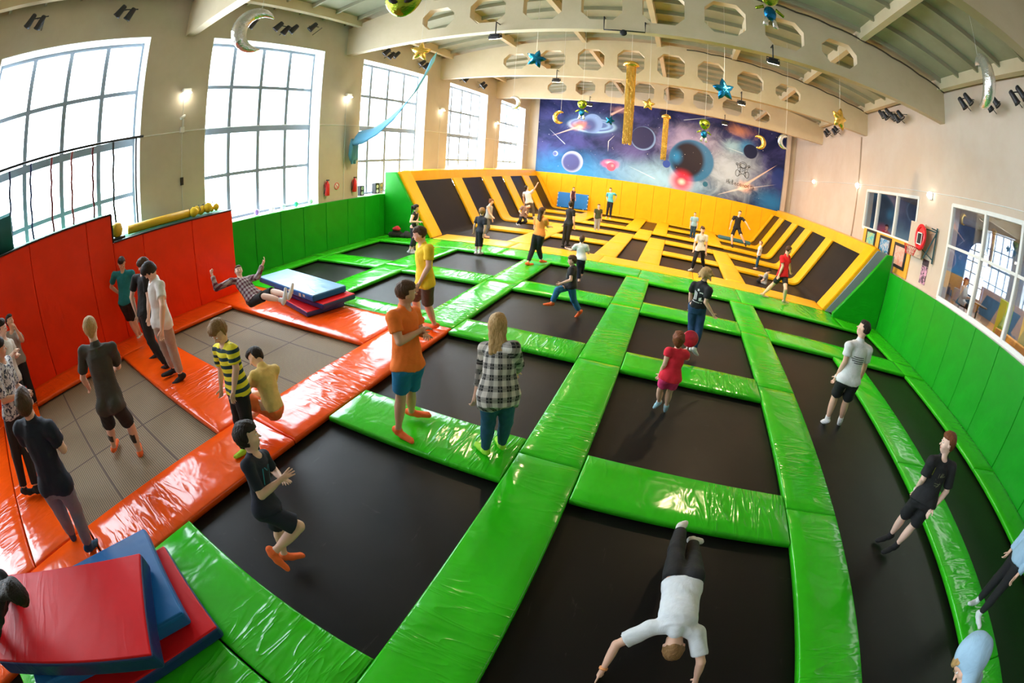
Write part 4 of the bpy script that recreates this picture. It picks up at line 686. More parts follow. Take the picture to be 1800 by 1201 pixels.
# ================================================================== people
JN = ['H', 'N', 'P', 'SL', 'SR', 'EL', 'ER', 'WL', 'WR', 'HL', 'HR', 'KL', 'KR', 'AL', 'AR', 'TL', 'TR']
def nrm(v): return v / max(1e-9, np.linalg.norm(v))
class Field:
    def __init__(s, lo, hi, vx):
        s.vx = vx; s.lo = np.array(lo, np.float32) - 2.5 * vx
        n = np.ceil((np.array(hi) + 2.5 * vx - s.lo) / vx).astype(int) + 1; s.n = n
        s.ax = [s.lo[i] + vx * np.arange(n[i], dtype=np.float32) for i in range(3)]
        s.d = np.full(n, 1.0, np.float32)
    def region(s, lo, hi, m):
        sl = []
        for i in range(3):
            a = int(max(0, math.floor((lo[i] - m - s.lo[i]) / s.vx))); b = int(min(s.n[i], math.ceil((hi[i] + m - s.lo[i]) / s.vx) + 1))
            if b <= a: return None, None
            sl.append(slice(a, b))
        sl = tuple(sl)
        X, Y, Z = np.meshgrid(s.ax[0][sl[0]], s.ax[1][sl[1]], s.ax[2][sl[2]], indexing='ij')
        return sl, np.stack([X, Y, Z], -1)
    def merge(s, sl, d, k):
        a = s.d[sl]
        if k <= 0: s.d[sl] = np.minimum(a, d); return
        h = np.clip(0.5 + 0.5 * (a - d) / k, 0, 1); s.d[sl] = a * (1 - h) + d * h - k * h * (1 - h)
    def cap(s, a, b, ra, rb, k=0.02, clip=None, mid=None):
        a = np.asarray(a, np.float32); b = np.asarray(b, np.float32); R = max(ra, rb, mid or 0)
        sl, P = s.region(np.minimum(a, b) - R, np.maximum(a, b) + R, k + s.vx * 2 + .01)
        if sl is None: return
        ab = b - a; L2 = float(ab @ ab) + 1e-9; t = np.clip(((P - a) @ ab) / L2, 0, 1)
        d = np.linalg.norm(P - a - t[..., None] * ab, axis=-1)
        r = ra + (rb - ra) * t
        if mid is not None: r = r + (mid - (ra + rb) / 2) * np.sin(np.pi * np.clip(t * 1.25, 0, 1))
        d = d - r
        if clip is not None:
            tt = ((P - a) @ ab) / L2; d = np.maximum(d, (tt - clip) * math.sqrt(L2))
        s.merge(sl, d, k)
    def ell(s, c, ax, r, k=0.02, sub=False, cut=None):
        c = np.asarray(c, np.float32); R = max(r)
        sl, P = s.region(c - R, c + R, k + s.vx * 2 + .01)
        if sl is None: return
        q = (P - c) @ np.array(ax, np.float32).T / np.array(r, np.float32)
        n = np.linalg.norm(q, axis=-1); g = np.linalg.norm(q / np.array(r, np.float32), axis=-1)
        d = n * (n - 1) / np.maximum(g, 1e-6)
        if sub: 
            a = s.d[sl]; h = np.clip(0.5 - 0.5 * (a + d) / k, 0, 1); s.d[sl] = a * (1 - h) - d * h + k * h * (1 - h)
            return
        if cut is not None: d = cut(P, d)
        s.merge(sl, d, k)
    def mesh(s):
        D = s.d; n = D.shape; ins = D < 0
        c = [ins[i:n[0] - 1 + i, j:n[1] - 1 + j, k:n[2] - 1 + k] for i in (0, 1) for j in (0, 1) for k in (0, 1)]
        cnt = sum(x.astype(np.int8) for x in c); act = (cnt > 0) & (cnt < 8); idx = np.argwhere(act)
        if len(idx) == 0: return np.zeros((0, 3)), np.zeros((0, 4), int)
        vid = np.full(act.shape, -1, np.int64); vid[act] = np.arange(len(idx))
        cv = {}
        for i in (0, 1):
            for j in (0, 1):
                for k in (0, 1): cv[(i, j, k)] = D[idx[:, 0] + i, idx[:, 1] + j, idx[:, 2] + k]
        acc = np.zeros((len(idx), 3)); w = np.zeros(len(idx))
        for a in cv:
            for ax in range(3):
                if a[ax] == 0:
                    b = list(a); b[ax] = 1; b = tuple(b); va, vb = cv[a], cv[b]; m = (va < 0) != (vb < 0)
                    t = np.where(m, va / np.where(m, va - vb, 1), 0); p = np.tile(np.array(a, float), (len(idx), 1)); p[:, ax] += t
                    acc += p * m[:, None]; w += m
        V = s.lo + (idx + acc / w[:, None]) * s.vx; F = []
        for ax in range(3):
            a0 = [slice(None)] * 3; a1 = [slice(None)] * 3; a0[ax] = slice(0, n[ax] - 1); a1[ax] = slice(1, n[ax])
            A, B = ins[tuple(a0)], ins[tuple(a1)]; e = np.argwhere(A != B); u, v = (ax + 1) % 3, (ax + 2) % 3
            ok = (e[:, u] > 0) & (e[:, v] > 0) & (e[:, u] < n[u] - 1) & (e[:, v] < n[v] - 1); e = e[ok]
            fl = A[e[:, 0], e[:, 1], e[:, 2]]
            def g(du, dv):
                q = e.copy(); q[:, u] -= du; q[:, v] -= dv; return vid[q[:, 0], q[:, 1], q[:, 2]]
            q = np.stack([g(1, 1), g(0, 1), g(0, 0), g(1, 0)], 1); q[~fl] = q[~fl][:, ::-1]; F.append(q)
        return V, np.concatenate(F)
def np_mesh(name, parts):
    """parts: list of (verts, faces, material index or array of them)"""
    V = []; F = []; MI = []; o = 0
    for (v, f, m) in parts:
        if len(v) == 0: continue
        V.append(v); F.append(f + o); MI.append(np.full(len(f), m) if np.isscalar(m) else m); o += len(v)
    V = np.concatenate(V).astype(np.float32); F = np.concatenate(F).astype(np.int32); MI = np.concatenate(MI).astype(np.int32)
    me = bpy.data.meshes.new(name); me.vertices.add(len(V)); me.vertices.foreach_set('co', V.ravel())
    me.loops.add(F.size); me.loops.foreach_set('vertex_index', F.ravel()); me.polygons.add(len(F))
    me.polygons.foreach_set('loop_start', np.arange(0, F.size, 4, dtype=np.int32)); me.polygons.foreach_set('loop_total', np.full(len(F), 4, np.int32))
    me.polygons.foreach_set('material_index', MI); me.update(calc_edges=True); me.validate()
    me.polygons.foreach_set('use_smooth', np.ones(len(me.polygons), bool))
    return me
def torso_prims(F, J, h, inf, t0, t1, k, fem=0, loose=0.0, cut=None):
    """elliptical trunk between the hips (t=0) and the neck (t=1)"""
    P, N = J['P'], J['N']; lh = nrm(J['HL'] - J['HR']); ls = nrm(J['SL'] - J['SR'])
    T = [(-0.16, .074, .052), (0.0, .086 + .007 * fem, .058), (0.18, .082, .054), (0.38, .073 - .007 * fem, .048), (0.62, .082 - .006 * fem, .056 + .005 * fem), (0.82, .088 - .007 * fem, .056), (0.95, .058, .042)]
    m = .12 * h + inf + .03
    lo = np.minimum(P, N) - m; hi = np.maximum(P, N) + m
    sl, Q = F.region(lo, hi, k)
    if sl is None: return
    L = np.linalg.norm(N - P); u = (N - P) / L
    t = ((Q - P) @ u.astype(np.float32)) / L; tc = np.clip(t, -.2, 1)
    l = lh[None, :] * (1 - tc.ravel()[:, None].clip(0, 1)) + ls[None, :] * tc.ravel()[:, None].clip(0, 1)
    l = l - (l @ u)[:, None] * u; l /= np.linalg.norm(l, axis=1)[:, None]; f = np.cross(l, u)
    q = (Q - P).reshape(-1, 3); x = (q * l).sum(1); y = (q * f).sum(1)
    ts = [a[0] for a in T]; w = np.interp(tc.ravel(), ts, [a[1] for a in T]) * h + inf; dd = np.interp(tc.ravel(), ts, [a[2] for a in T]) * h + inf
    if loose: g = np.interp(tc.ravel(), [-.2, 0, .4, .9], [1, 1, .7, 0]) * loose; w = w + g; dd = dd + g
    rr = np.sqrt((x / w) ** 2 + (y / dd) ** 2); d = (rr - 1) * np.minimum(w, dd) * np.where(rr > 1, 1.1, 1)
    tt = t.ravel() * L
    d = np.maximum(d, np.maximum(t0 * L - tt, tt - t1 * L))
    d = d.reshape(t.shape).astype(np.float32)
    F.merge(sl, d, k)
def wrinkle(F, amp, seed, fr=1.0):
    X, Y, Z = np.meshgrid(*F.ax, indexing='ij', sparse=True); r = np.random.RandomState(seed); g = 0
    for i in range(5):
        v = r.normal(size=3) * np.array([1, 1, .8]); v = v / np.linalg.norm(v) * (28 + 22 * i) * fr; p = r.uniform(0, 6.28)
        g = g + np.sin(X * v[0] + Y * v[1] + Z * v[2] + p + 1.5 * np.sin(X * 9 - Z * 7 + Y * 6 + p)) / (1 + .5 * i)
    F.d = F.d + (amp * 0.45 * g).astype(np.float32)
def skin_mat(name, c):
    t = NT(name); n = t.noise(t.coord(), 18, 3)
    t.bc(t.mix(n, tuple(x * .92 for x in c), c)); t.p(Roughness=0.55, Subsurface_Weight=0.0); return t.m
def cloth(name, c, rough=0.85, scale=30, var=.12, sheen=0.1):
    t = NT(name); n = t.noise(t.coord(), scale, 4); n2 = t.noise(t.coord(), 7, 3, .6, .8)
    t.bc(t.mix(n, tuple(x * (1 - var) for x in c), tuple(min(1, x * (1 + var * .5)) for x in c))); t.p(Roughness=rough)
    t.bump(n2, 0.45, 0.02); return t.m
def hair_mat(name, c):
    t = NT(name); n = t.noise(t.coord('Object', (60, 60, 8)), 2.0, 3)
    t.bc(t.mix(n, tuple(x * .45 for x in c), tuple(min(1, x * 1.45) for x in c))); t.p(Roughness=0.6, Specular_IOR_Level=0.3); t.bump(n, 0.7, 0.01); return t.m
SK = [skin_mat('fair_skin', (0.82, 0.5, 0.36)), skin_mat('tanned_skin', (0.72, 0.4, 0.26)), skin_mat('pale_skin', (0.86, 0.58, 0.46))]
HR = dict(brown=hair_mat('brown_hair', (0.085, 0.04, 0.018)), dark=hair_mat('dark_hair', (0.022, 0.014, 0.01)), blond=hair_mat('blond_hair', (0.5, 0.31, 0.12)), sandy=hair_mat('sandy_hair', (0.28, 0.15, 0.055)), red=hair_mat('auburn_hair', (0.2, 0.06, 0.02)))
EYE = [simple('eye_white', (0.75, 0.72, 0.7), 0.3), simple('dark_iris', (0.03, 0.02, 0.015), 0.3), skin_mat('lips', (0.55, 0.17, 0.14))]
TAT = simple('black_tattoo_ink', (0.04, 0.035, 0.03), 0.6, var=.6, scale=40)
_cl = {}
def CL(c):
    if isinstance(c, bpy.types.Material): return c
    if c not in _cl: _cl[c] = cloth('cloth_%d' % len(_cl), c)
    return _cl[c]
def face_dir(J, look):
    u = nrm(J['H'] - J['N']); a = math.radians(look); f = np.array([math.cos(a), math.sin(a), 0.0]); return u, f
def hand_field(parts, W, E, h, side, J, mode, vx, mi):
    """palm, four jointed fingers and a thumb, grown from the wrist"""
    u = nrm(W - E); s = h / 1.75 * .92
    f = nrm(np.cross(nrm(J['SL'] - J['SR']), nrm(J['N'] - J['P'])))
    lat = f - (f @ u) * u
    if np.linalg.norm(lat) < .25: lat = nrm(J['SL'] - J['SR']) * side; lat = lat - (lat @ u) * u
    th = nrm(lat)                       # thumb side
    pn = nrm(np.cross(u, th)) * side    # out of the back of the hand
    if mode == 'flat': pass
    curl = {'relax': (.25, .5, .45), 'spread': (.02, .08, .1), 'fist': (1.2, 1.5, 1.0), 'flat': (-.0, .05, .05)}[mode]
    F = Field(W - .21 * s, W + .21 * s, vx)
    F.cap(E + (W - E) * .86, W, .026 * s, .024 * s, .008); pc = W + u * .045 * s
    for q in (-1, -.33, .33, 1): F.cap(W + th * q * .014 * s + u * .01 * s, W + u * .082 * s + th * q * .028 * s, .0125 * s, .0105 * s, .016 * s)
    sp = .22 if mode == 'spread' else .05
    for i, (q, ln) in enumerate(((1, .068), (.34, .078), (-.34, .073), (-1, .056))):
        p = W + u * .086 * s + th * q * .029 * s; d = nrm(u + th * q * sp); a = 0
        for m in range(3):
            a += curl[m] * (.9 + .12 * i); dd = nrm(d * math.cos(a) - pn * math.sin(a)); p2 = p + dd * ln * s * (.42, .32, .26)[m]
            F.cap(p, p2, (.0092 - .0008 * m) * s, (.0086 - .0009 * m) * s, .004 * s); p = p2
    p = W + u * .022 * s + th * .026 * s; d = nrm(u * .62 + th * (.85 if mode == 'spread' else .6) - pn * .35)
    p2 = p + d * .042 * s; F.cap(p, p2, .0125 * s, .0105 * s, .008 * s); p3 = p2 + nrm(d + u * .5) * .032 * s; F.cap(p2, p3, .0105 * s, .0085 * s, .004 * s)
    v, f_ = F.mesh(); parts.append((v, f_, mi)); return u, th, pn
def sd0(k): return float(sum(map(ord, k)) % 7)
def person(key, label, sk=0, hair='brown', hs='short', top=None, bot=None, sock=None, fem=0, look=None, sleeve=.62, hem=-.12, leg=.75, loose=.02, tight=0, hands=('relax', 'relax'), vx=None, tat=False, group=None, neck=True, topname='t_shirt', botname='shorts', nod=0.0, hoodie=False, cross=False):
    D = PEOPLE[key]; h0 = D['h']; h = h0 * (.915 if h0 > 1.85 else .95 if h0 > 1.6 else 1.0); hd = D['hd']; J = {n: np.array(v, float) for n, v in zip(JN, D['j'])}
    if key in OVR:
        for n, v in OVR[key].items(): J[n] = J[n] + np.array(v)
    uz_ = nrm(J['N'] - J['P']); xr_ = nrm(J['SR'] - J['SL']); xr_ = nrm(xr_ - (xr_ @ uz_) * uz_); yf_ = np.cross(uz_, xr_); LT = np.linalg.norm(J['N'] - J['P'])
    if cross:
        for s, sg in (('R', 1), ('L', -1)):
            J['E' + s] = J['P'] + xr_ * .128 * h * sg + yf_ * .035 * h + uz_ * (LT - .165 * h); J['W' + s] = J['P'] + xr_ * .012 * h * sg + yf_ * (.1 if sg > 0 else .122) * h + uz_ * (LT - (.125 if sg > 0 else .15) * h)
    if key == 'crouch_boy':
        for nm in J: J[nm] = J[nm] + np.array([0, 0, .09])
    if not cross:   # keep elbows and wrists outside the trunk
        eye = np.array([0, 0, 2.92]); away = -1 if key == 'teal' else 1
        for nm, k in (('WL', 1.25), ('WR', 1.25), ('EL', 1.15), ('ER', 1.15)):
            for _ in range(25):
                v = J[nm] - J['P']; x, y, z = v @ xr_, v @ yf_, v @ uz_
                if not (-.12 * h < z < LT * .9) or (x / (.105 * h)) ** 2 + (y / (.085 * h)) ** 2 > k: break
                J[nm] = J[nm] + away * .012 * nrm(eye - J[nm])
    dist = float(np.linalg.norm(J['P'] - np.array([0, 0, 2.92]))); vx = vx or (0.0105 if dist < 5.5 else 0.014 if dist < 10 else 0.02 if dist < 18 else 0.026)
    near = dist < 17
    body_look = look == 'body'
    if look is None or body_look: look = D['yaw']
    allp = np.array(list(J.values())); lo, hi = allp.min(0) - .17, allp.max(0) + .2
    F = Field(lo, hi, vx); hh = .135 * (h + h0) / 2 * hd
    torso_prims(F, J, h * .985, -.004, -.14, .97, .02, fem)
    F.cap(J['N'] - (J['N'] - J['P']) * .02, J['H'], .033 * h, .03 * h, .03)
    for s in 'LR':
        S, E, W, Hp, K, A, T = (J[q + s] for q in 'SEWHKAT')
        F.cap(J['N'] - (J['N'] - J['P']) * .07, S, .03 * h, .033 * h, .035); F.cap(S, E, .031 * h, .0225 * h, .02, mid=.028 * h); F.cap(E, W, .0232 * h, .0145 * h, .012, mid=.022 * h)
        F.cap(W, W + nrm(W - E) * .03 * h, .0148 * h, .016 * h, .008)
        F.cap(Hp, K, .048 * h, .031 * h, .03, mid=.043 * h); F.cap(K, A, .033 * h, .0205 * h, .015, mid=.034 * h)
        cb = K + (A - K) * .3 - nrm(T - A) * .008 * h; F.cap(cb, K + (A - K) * .5, .028 * h, .02 * h, .02)
        ft = nrm(T - A - (T - A) @ nrm(A - K) * nrm(A - K) * .3); dn = nrm(A - K); base = A + dn * .022 * h
        F.cap(base - ft * .028 * h, base + ft * .05 * h, .021 * h, .02 * h, .02); F.cap(base + ft * .04 * h, T + ft * .012 * h, .021 * h, .014 * h, .015); F.cap(A, base, .022 * h, .022 * h, .02)
        F.cap(base + ft * .05 * h + np.cross(ft, dn) * .01 * h, T + np.cross(ft, dn) * .012 * h, .015 * h, .012 * h, .01)
    if not near:
        u, fd = face_dir(J, look); fd = nrm(fd - (fd @ u) * u); r_ = np.cross(fd, u)
        F.ell(J['H'] + u * .06 * hh - fd * .03 * hh, [r_, fd, u], (.35 * hh, .42 * hh, .42 * hh), .02); F.ell(J['H'] - u * .2 * hh + fd * .09 * hh, [r_, fd, u], (.26 * hh, .3 * hh, .3 * hh), .02)
        for s, sg in (('L', 1), ('R', -1)):
            W, E = J['W' + s], J['E' + s]; F.cap(W, W + nrm(W - E) * .06 * h, .017 * h, .02 * h, .01)
    V, Q = F.mesh(); mi = np.zeros(len(Q), int)
    if tat:
        c = V[Q].mean(1)
        for s in 'LR':
            m = J['K' + s] + (J['A' + s] - J['K' + s]) * .42; e = c - m; up = nrm(J['A' + s] - J['K' + s]); mi[(np.abs(e @ up) < .075) & (np.linalg.norm(e - (e @ up)[:, None] * up, axis=1) < .09) & (e[:, 1] < -.005)] = 5
    parts = [(V, Q, mi)]
    u, fd = face_dir(J, look); fd = nrm(fd - (fd @ u) * u - u * 0.0); 
    if body_look: fd = nrm(np.cross(nrm(J['SL'] - J['SR']), u))
    if nod: fd = nrm(fd * math.cos(nod) - u * math.sin(nod)); u = nrm(np.cross(np.cross(fd, u), fd))
    r_ = np.cross(fd, u); HC = J['H']; AX = [r_, fd, u]
    def hp(x, y, z): return HC + (r_ * x + fd * y + u * z) * hh
    if near:
        vh = min(vx * .62, .0085); G = Field(HC - .75 * hh, HC + .75 * hh, vh)
        G.ell(hp(0, -.06, .08), AX, (.335 * hh, .40 * hh, .40 * hh), .02); G.ell(hp(0, .08, -.2), AX, (.25 * hh, .28 * hh, .29 * hh), .03); G.ell(hp(0, .2, -.36), AX, (.11 * hh, .1 * hh, .1 * hh), .03)
        G.cap(hp(0, -.08, -.25), J['N'] + (HC - J['N']) * .2, .028 * h, .031 * h, .03)
        for sg in (-1, 1):
            G.ell(hp(.13 * sg, .37, .02), AX, (.07 * hh, .06 * hh, .05 * hh), .012, sub=True); G.ell(hp(.34 * sg, -.03, -.04), AX, (.035 * hh, .07 * hh, .11 * hh), .008)
            G.ell(hp(.17 * sg, .22, -.14), AX, (.1 * hh, .1 * hh, .09 * hh), .02)
        G.cap(hp(0, .33, .02), hp(0, .44, -.12), .022 * hh, .042 * hh, .012); G.ell(hp(0, .345, -.25), AX, (.1 * hh, .045 * hh, .035 * hh), .008)
        gv, gf = G.mesh(); gc = (gv[gf].mean(1) - HC) @ np.array(AX).T / hh; gm = np.zeros(len(gf), int)
        gm[(np.abs(gc[:, 0]) < .105) & (np.abs(gc[:, 2] + .25) < .028) & (gc[:, 1] > .3)] = 3
        parts.append((gv, gf, gm))
        for sg in (-1, 1):
            for (pp, rr, m) in ((hp(.13 * sg, .312, .02), .047 * hh, 1), (hp(.132 * sg, .34, .018), .026 * hh, 2)):
                E_ = Field(pp - rr, pp + rr, rr / 3.2); E_.ell(pp, AX, (rr, rr, rr * .62), 0); ev, ef = E_.mesh(); parts.append((ev, ef, m))
            B_ = Field(hp(.14 * sg, .36, .12) - .12 * hh, hp(.14 * sg, .36, .12) + .12 * hh, .004); B_.cap(hp(.06 * sg, .365, .105), hp(.21 * sg, .315, .12), .014 * hh, .009 * hh, 0); bv, bf = B_.mesh(); parts.append((bv, bf, 4))
        for s, sg, md in (('L', 1, hands[0]), ('R', -1, hands[1])):
            if md: hand_field(parts, J['W' + s], J['E' + s], h, sg, J, md, .0042 if dist < 5 else .0055, 0)
    # body frame: origin at the pelvis, Z up the spine
    uz = nrm(J['N'] - J['P']); xr = nrm(J['SR'] - J['SL']); xr = nrm(xr - (xr @ uz) * uz); yf = np.cross(uz, xr); R3 = np.array([xr, yf, uz]); org = J['P']
    def loc(v): return (v - org) @ R3.T
    parts = [(loc(v), f, m) for (v, f, m) in parts if len(v)]
    hm = HR[hair]
    ob = link('person', np_mesh('person', parts), [SK[sk], EYE[0], EYE[1], EYE[2], hm, TAT], label=label, cat='person', group=group)
    Mw = Matrix(R3.T.tolist()).to_4x4(); Mw.translation = Vector(org); ob.matrix_world = Mw
    def child(name, F_, mat, **k):
        v, f = F_.mesh()
        if len(v) == 0: return None
        o = link(name, np_mesh(name, [(loc(v), f, 0)]), mat, ob, **k); return o
    sd = sum(map(ord, key)); out = {}
    if top is not None:
        T_ = Field(lo, hi, vx); e = .008 if tight else .017
        t0 = hem; torso_prims(T_, J, h, e, -.2 if hem < 0 else hem, .985, .012, fem, 0 if tight else loose)
        L_ = float(np.linalg.norm(J['N'] - J['P'])); U_ = (J['N'] - J['P']) / L_
        if hem < -.06:
            for s in 'LR': T_.cap(J['H' + s], J['K' + s], .048 * h + e + loose * .5, .043 * h + e + loose * .6, .05, clip=.5)
        GX, GY, GZ = np.meshgrid(*T_.ax, indexing='ij', sparse=True); tp = ((GX - J['P'][0]) * U_[0] + (GY - J['P'][1]) * U_[1] + (GZ - J['P'][2]) * U_[2]).astype(np.float32)
        hw = .012 * h * np.sin(GX * 11 + GY * 13 + sd0(key)).astype(np.float32)
        T_.d = np.maximum(T_.d, hem * L_ + hw - tp); trunk = T_.d.copy()
        for s in 'LR':
            S, E, W = J['S' + s], J['E' + s], J['W' + s]
            T_.cap(J['N'] - (J['N'] - J['P']) * .075, S, .031 * h + e * .6, .031 * h + e, .03)
            if sleeve > 0:
                c = min(sleeve, 1.0); T_.cap(S, E, .031 * h + e, .026 * h + e + (0 if tight or sleeve > 1 else .012), .02, clip=c)
                if sleeve > 1: T_.cap(E, W, .026 * h + e, .02 * h + e * .8, .015, clip=sleeve - 1)
        T_.cap(J['N'] - (J['N'] - J['P']) * .02, J['N'] + (HC - J['N']) * .1, .034 * h + e * .5, .036 * h + e * .3, .02)
        if sleeve == 0:
            for s in 'LR': T_.ell(J['S' + s] + (J['S' + s] - J['N']) * .28, [np.eye(3)[0], np.eye(3)[1], np.eye(3)[2]], (.045 * h,) * 3, .01, sub=True)
        T_.ell(J['N'] + (HC - J['N']) * .22 + yf * .045 * h, np.eye(3), (.04 * h,) * 3, .012, sub=True)
        if hoodie:
            T_.ell(HC - fd * .035 * h + u * .01 * h, AX, (.07 * h, .078 * h, .088 * h), .03); T_.cap(HC - fd * .05 * h, J['N'], .06 * h, .05 * h, .03)
            T_.ell(HC + fd * .075 * h - u * .01 * h, AX, (.05 * h, .055 * h, .07 * h), .012, sub=True)
        wrinkle(T_, .003 if tight else .0055, sd, .8)
        out['top'] = child(topname, T_, CL(top))
    if bot is not None:
        B = Field(lo, hi, vx); e = .007 if leg > 1 and tight else .015
        torso_prims(B, J, h, e * .5, -.2, max(.12, hem + .06), .02, fem)
        for s in 'LR':
            Hp, K, A = J['H' + s], J['K' + s], J['A' + s]
            B.cap(Hp, K, .05 * h + e, .037 * h + e + (.018 if leg <= 1 else 0), .03, clip=min(1.0, leg) if leg <= 1 else None, mid=.045 * h + e)
            if leg > 1: B.cap(K, A, .036 * h + e, (.022 if tight or fem else .028) * h + e, .02, clip=leg - 1, mid=(.035 if tight else .034) * h + e)
        wrinkle(B, .002 if tight else .005, sd + 3, .9)
        if top is not None: B.d = np.maximum(B.d, np.minimum(tp - (hem * L_ + hw + .012), .035 - trunk))
        out['bot'] = child(botname, B, CL(bot))
    if sock is not None:
        for s in 'LR':
            K, A, T = J['K' + s], J['A' + s], J['T' + s]; S_ = Field(np.minimum(np.minimum(A, T), A + (K - A) * .3) - .09, np.maximum(np.maximum(A, T), A + (K - A) * .3) + .09, min(vx, .012))
            ft = nrm(T - A - (T - A) @ nrm(A - K) * nrm(A - K) * .3); dn = nrm(A - K); base = A + dn * .022 * h; g = .004; up = sock[1] if isinstance(sock[1], float) else .12
            S_.cap(base - ft * .028 * h, base + ft * .05 * h, .021 * h + g, .02 * h + g, .02); S_.cap(base + ft * .04 * h, T + ft * .012 * h, .021 * h + g, .014 * h + g, .015); S_.cap(A, base, .022 * h + g, .022 * h + g, .02)
            S_.cap(base + ft * .05 * h + np.cross(ft, dn) * .01 * h, T + np.cross(ft, dn) * .012 * h, .015 * h + g, .012 * h + g, .01)
            S_.cap(base, A + (K - A) * 1.0, .0225 * h + g, .03 * h + g, .015, clip=up + .03)
            child('sock', S_, CL(sock[0]))
    # hair
    if hs:
        Hf = Field(HC - 1.0 * hh - (.35 if hs in ('long', 'pony', 'wild') else 0) * np.array([1, 1, 1]) * h * .5, HC + 1.0 * hh + (.15 if hs in ('long', 'pony', 'wild') else 0), min(vx, .0095) if near else vx * .8)
        th = {'short': .035, 'crop': .015, 'mid': .07, 'long': .05, 'pony': .035, 'bun': .035, 'wild': .1}[hs]
        def cutf(P, d):
            q = (P - HC) @ np.array(AX).T / hh; x, y, z = q[..., 0], q[..., 1], q[..., 2]
            face = np.maximum(y - (.12 if hs != 'crop' else .08) - .0 * z, .24 - z) if hs != 'mid' else np.maximum(y - .12, .2 - z)
            keep = np.minimum(.20 - z + np.maximum(0, (y - .1)) * .1, 1)     # below hairline
            front = np.minimum(y - .02 + (0.26 - z) * .0, .22 - z)            # in front and under the fringe -> removed
            low = (-.3 if hs in ('short', 'mid', 'bun', 'pony', 'wild') else -.22 if hs == 'crop' else -.55) - z
            side = np.minimum(np.minimum(np.abs(x) - .2, .02 - z), y + .1)   # free the ears
            r = np.maximum(d, np.maximum(front, low) * hh)
            if hs in ('short', 'crop'): r = np.maximum(r, side * hh)
            return r
        Hf.ell(hp(0, -.065, .085), AX, ((.345 + th) * hh, (.41 + th) * hh, (.41 + th) * hh), .004, cut=cutf)
        Hf.ell(hp(0, .1, .33), AX, ((.22 + th) * hh, (.2 + th) * hh, (.12 + th) * hh), .02)
        if hs in ('short', 'mid', 'pony', 'bun'): Hf.cap(hp(0, -.28, -.05), hp(0, -.24, -.28), .17 * hh, .15 * hh, .03)
        dwn = -uz if abs(uz[2]) > .3 else np.array([0, 0, -1.])
        if hs == 'long':
            for x in (-.2, -.07, .07, .2): Hf.cap(hp(x, -.22, 0), hp(x * 1.25, -.3, -.3) + dwn * .75 * hh, .17 * hh, .12 * hh, .03)
        if hs == 'pony': Hf.cap(hp(0, -.42, .2), hp(0, -.62, .05), .1 * hh, .12 * hh, .03); Hf.cap(hp(0, -.62, .05), hp(.04, -.6, -.35) + dwn * .8 * hh, .13 * hh, .05 * hh, .03)
        if hs == 'bun': Hf.ell(hp(0, -.42, .28), AX, (.19 * hh, .19 * hh, .17 * hh), .02)
        if hs == 'wild':
            for (x, y, z, a, b, c) in ((-.2, -.2, .0, -.5, -.3, -.3), (.2, -.2, .0, .6, -.25, .0), (.1, -.3, .1, .45, -.35, .35), (-.1, -.3, 0, -.25, -.4, -.55), (.25, 0, 0, .6, .05, -.35), (0, -.3, -.1, .15, -.45, -.6), (.2, .1, .2, .65, .25, .2)): Hf.cap(hp(x, y, z), hp(a, b, c), .2 * hh, .07 * hh, .05)
        X, Y, Z = np.meshgrid(*Hf.ax, indexing='ij', sparse=True); a = .0035 * hd
        Hf.d = Hf.d + (a * np.sin(X * 150 + 3 * np.sin(Z * 40)) * np.sin(Y * 140 + 2 * np.sin(X * 35)) + a * .6 * np.sin(Z * 90 + X * 60)).astype(np.float32)
        child('hair', Hf, hm)
    out['ob'] = ob; out['J'] = J; out['h'] = h; out['org'] = org; out['R3'] = R3
    return out
from mathutils.bvhtree import BVHTree
def decal(P_, garment, me_obj_name, polys, mat, back=False, cx=0.0, cz=.15, label=None):
    """a print on the cloth: flat polygons (x, z in metres about the chest) laid onto the surface"""
    g = P_[garment]
    if g is None: return
    bv = BVHTree.FromPolygons([v.co.copy() for v in g.data.vertices], [tuple(p.vertices) for p in g.data.polygons])
    sg = 1 if back else -1; bm = bmesh.new(); z0 = cz * P_['h']; sc_ = P_['h'] / 1.78; ok = True
    for pl in polys:
        vs = []
        for (x, z) in pl:
            x, z = x * sc_, z * sc_
            xx = cx + (x if back else -x)
            o = Vector((xx, -0.6 if back else 0.6, z0 + z)); hit = bv.ray_cast(o, Vector((0, 1 if back else -1, 0)))[0]
            if hit is None: vs = []; break
            vs.append(bm.verts.new(hit + Vector((0, -.004 if back else .004, 0))))
        if len(vs) > 2:
            try: bm.faces.new(vs)
            except ValueError: pass
    o = link(me_obj_name, bm_me(bm), mat, g); 
    if label: o['label'] = label
    return o
def quad(x, z, w, hh_, n=6): return [[(x - w / 2 + w * i / n, z - hh_ / 2), (x - w / 2 + w * (i + 1) / n, z - hh_ / 2), (x - w / 2 + w * (i + 1) / n, z + hh_ / 2), (x - w / 2 + w * i / n, z + hh_ / 2)] for i in range(n)]
def ring(P_, a, b, t, r, mat, name='wristband', w=.02):
    A = P_['J'][a] + (P_['J'][b] - P_['J'][a]) * t; d = nrm(P_['J'][b] - P_['J'][a]); bm = bmesh.new()
    add_lathe(bm, [(r * .9, -w / 2), (r, -w / 2), (r * 1.05, 0), (r, w / 2), (r * .9, w / 2)], 20, rot=Vector((0, 0, 1)).rotation_difference(Vector(d)).to_matrix(), loc=A)
    for v in bm.verts: v.co = Vector(((np.array(v.co) - P_['org']) @ P_['R3'].T).tolist())
    return link(name, bm_me(bm), mat, P_['ob'], smooth=True)
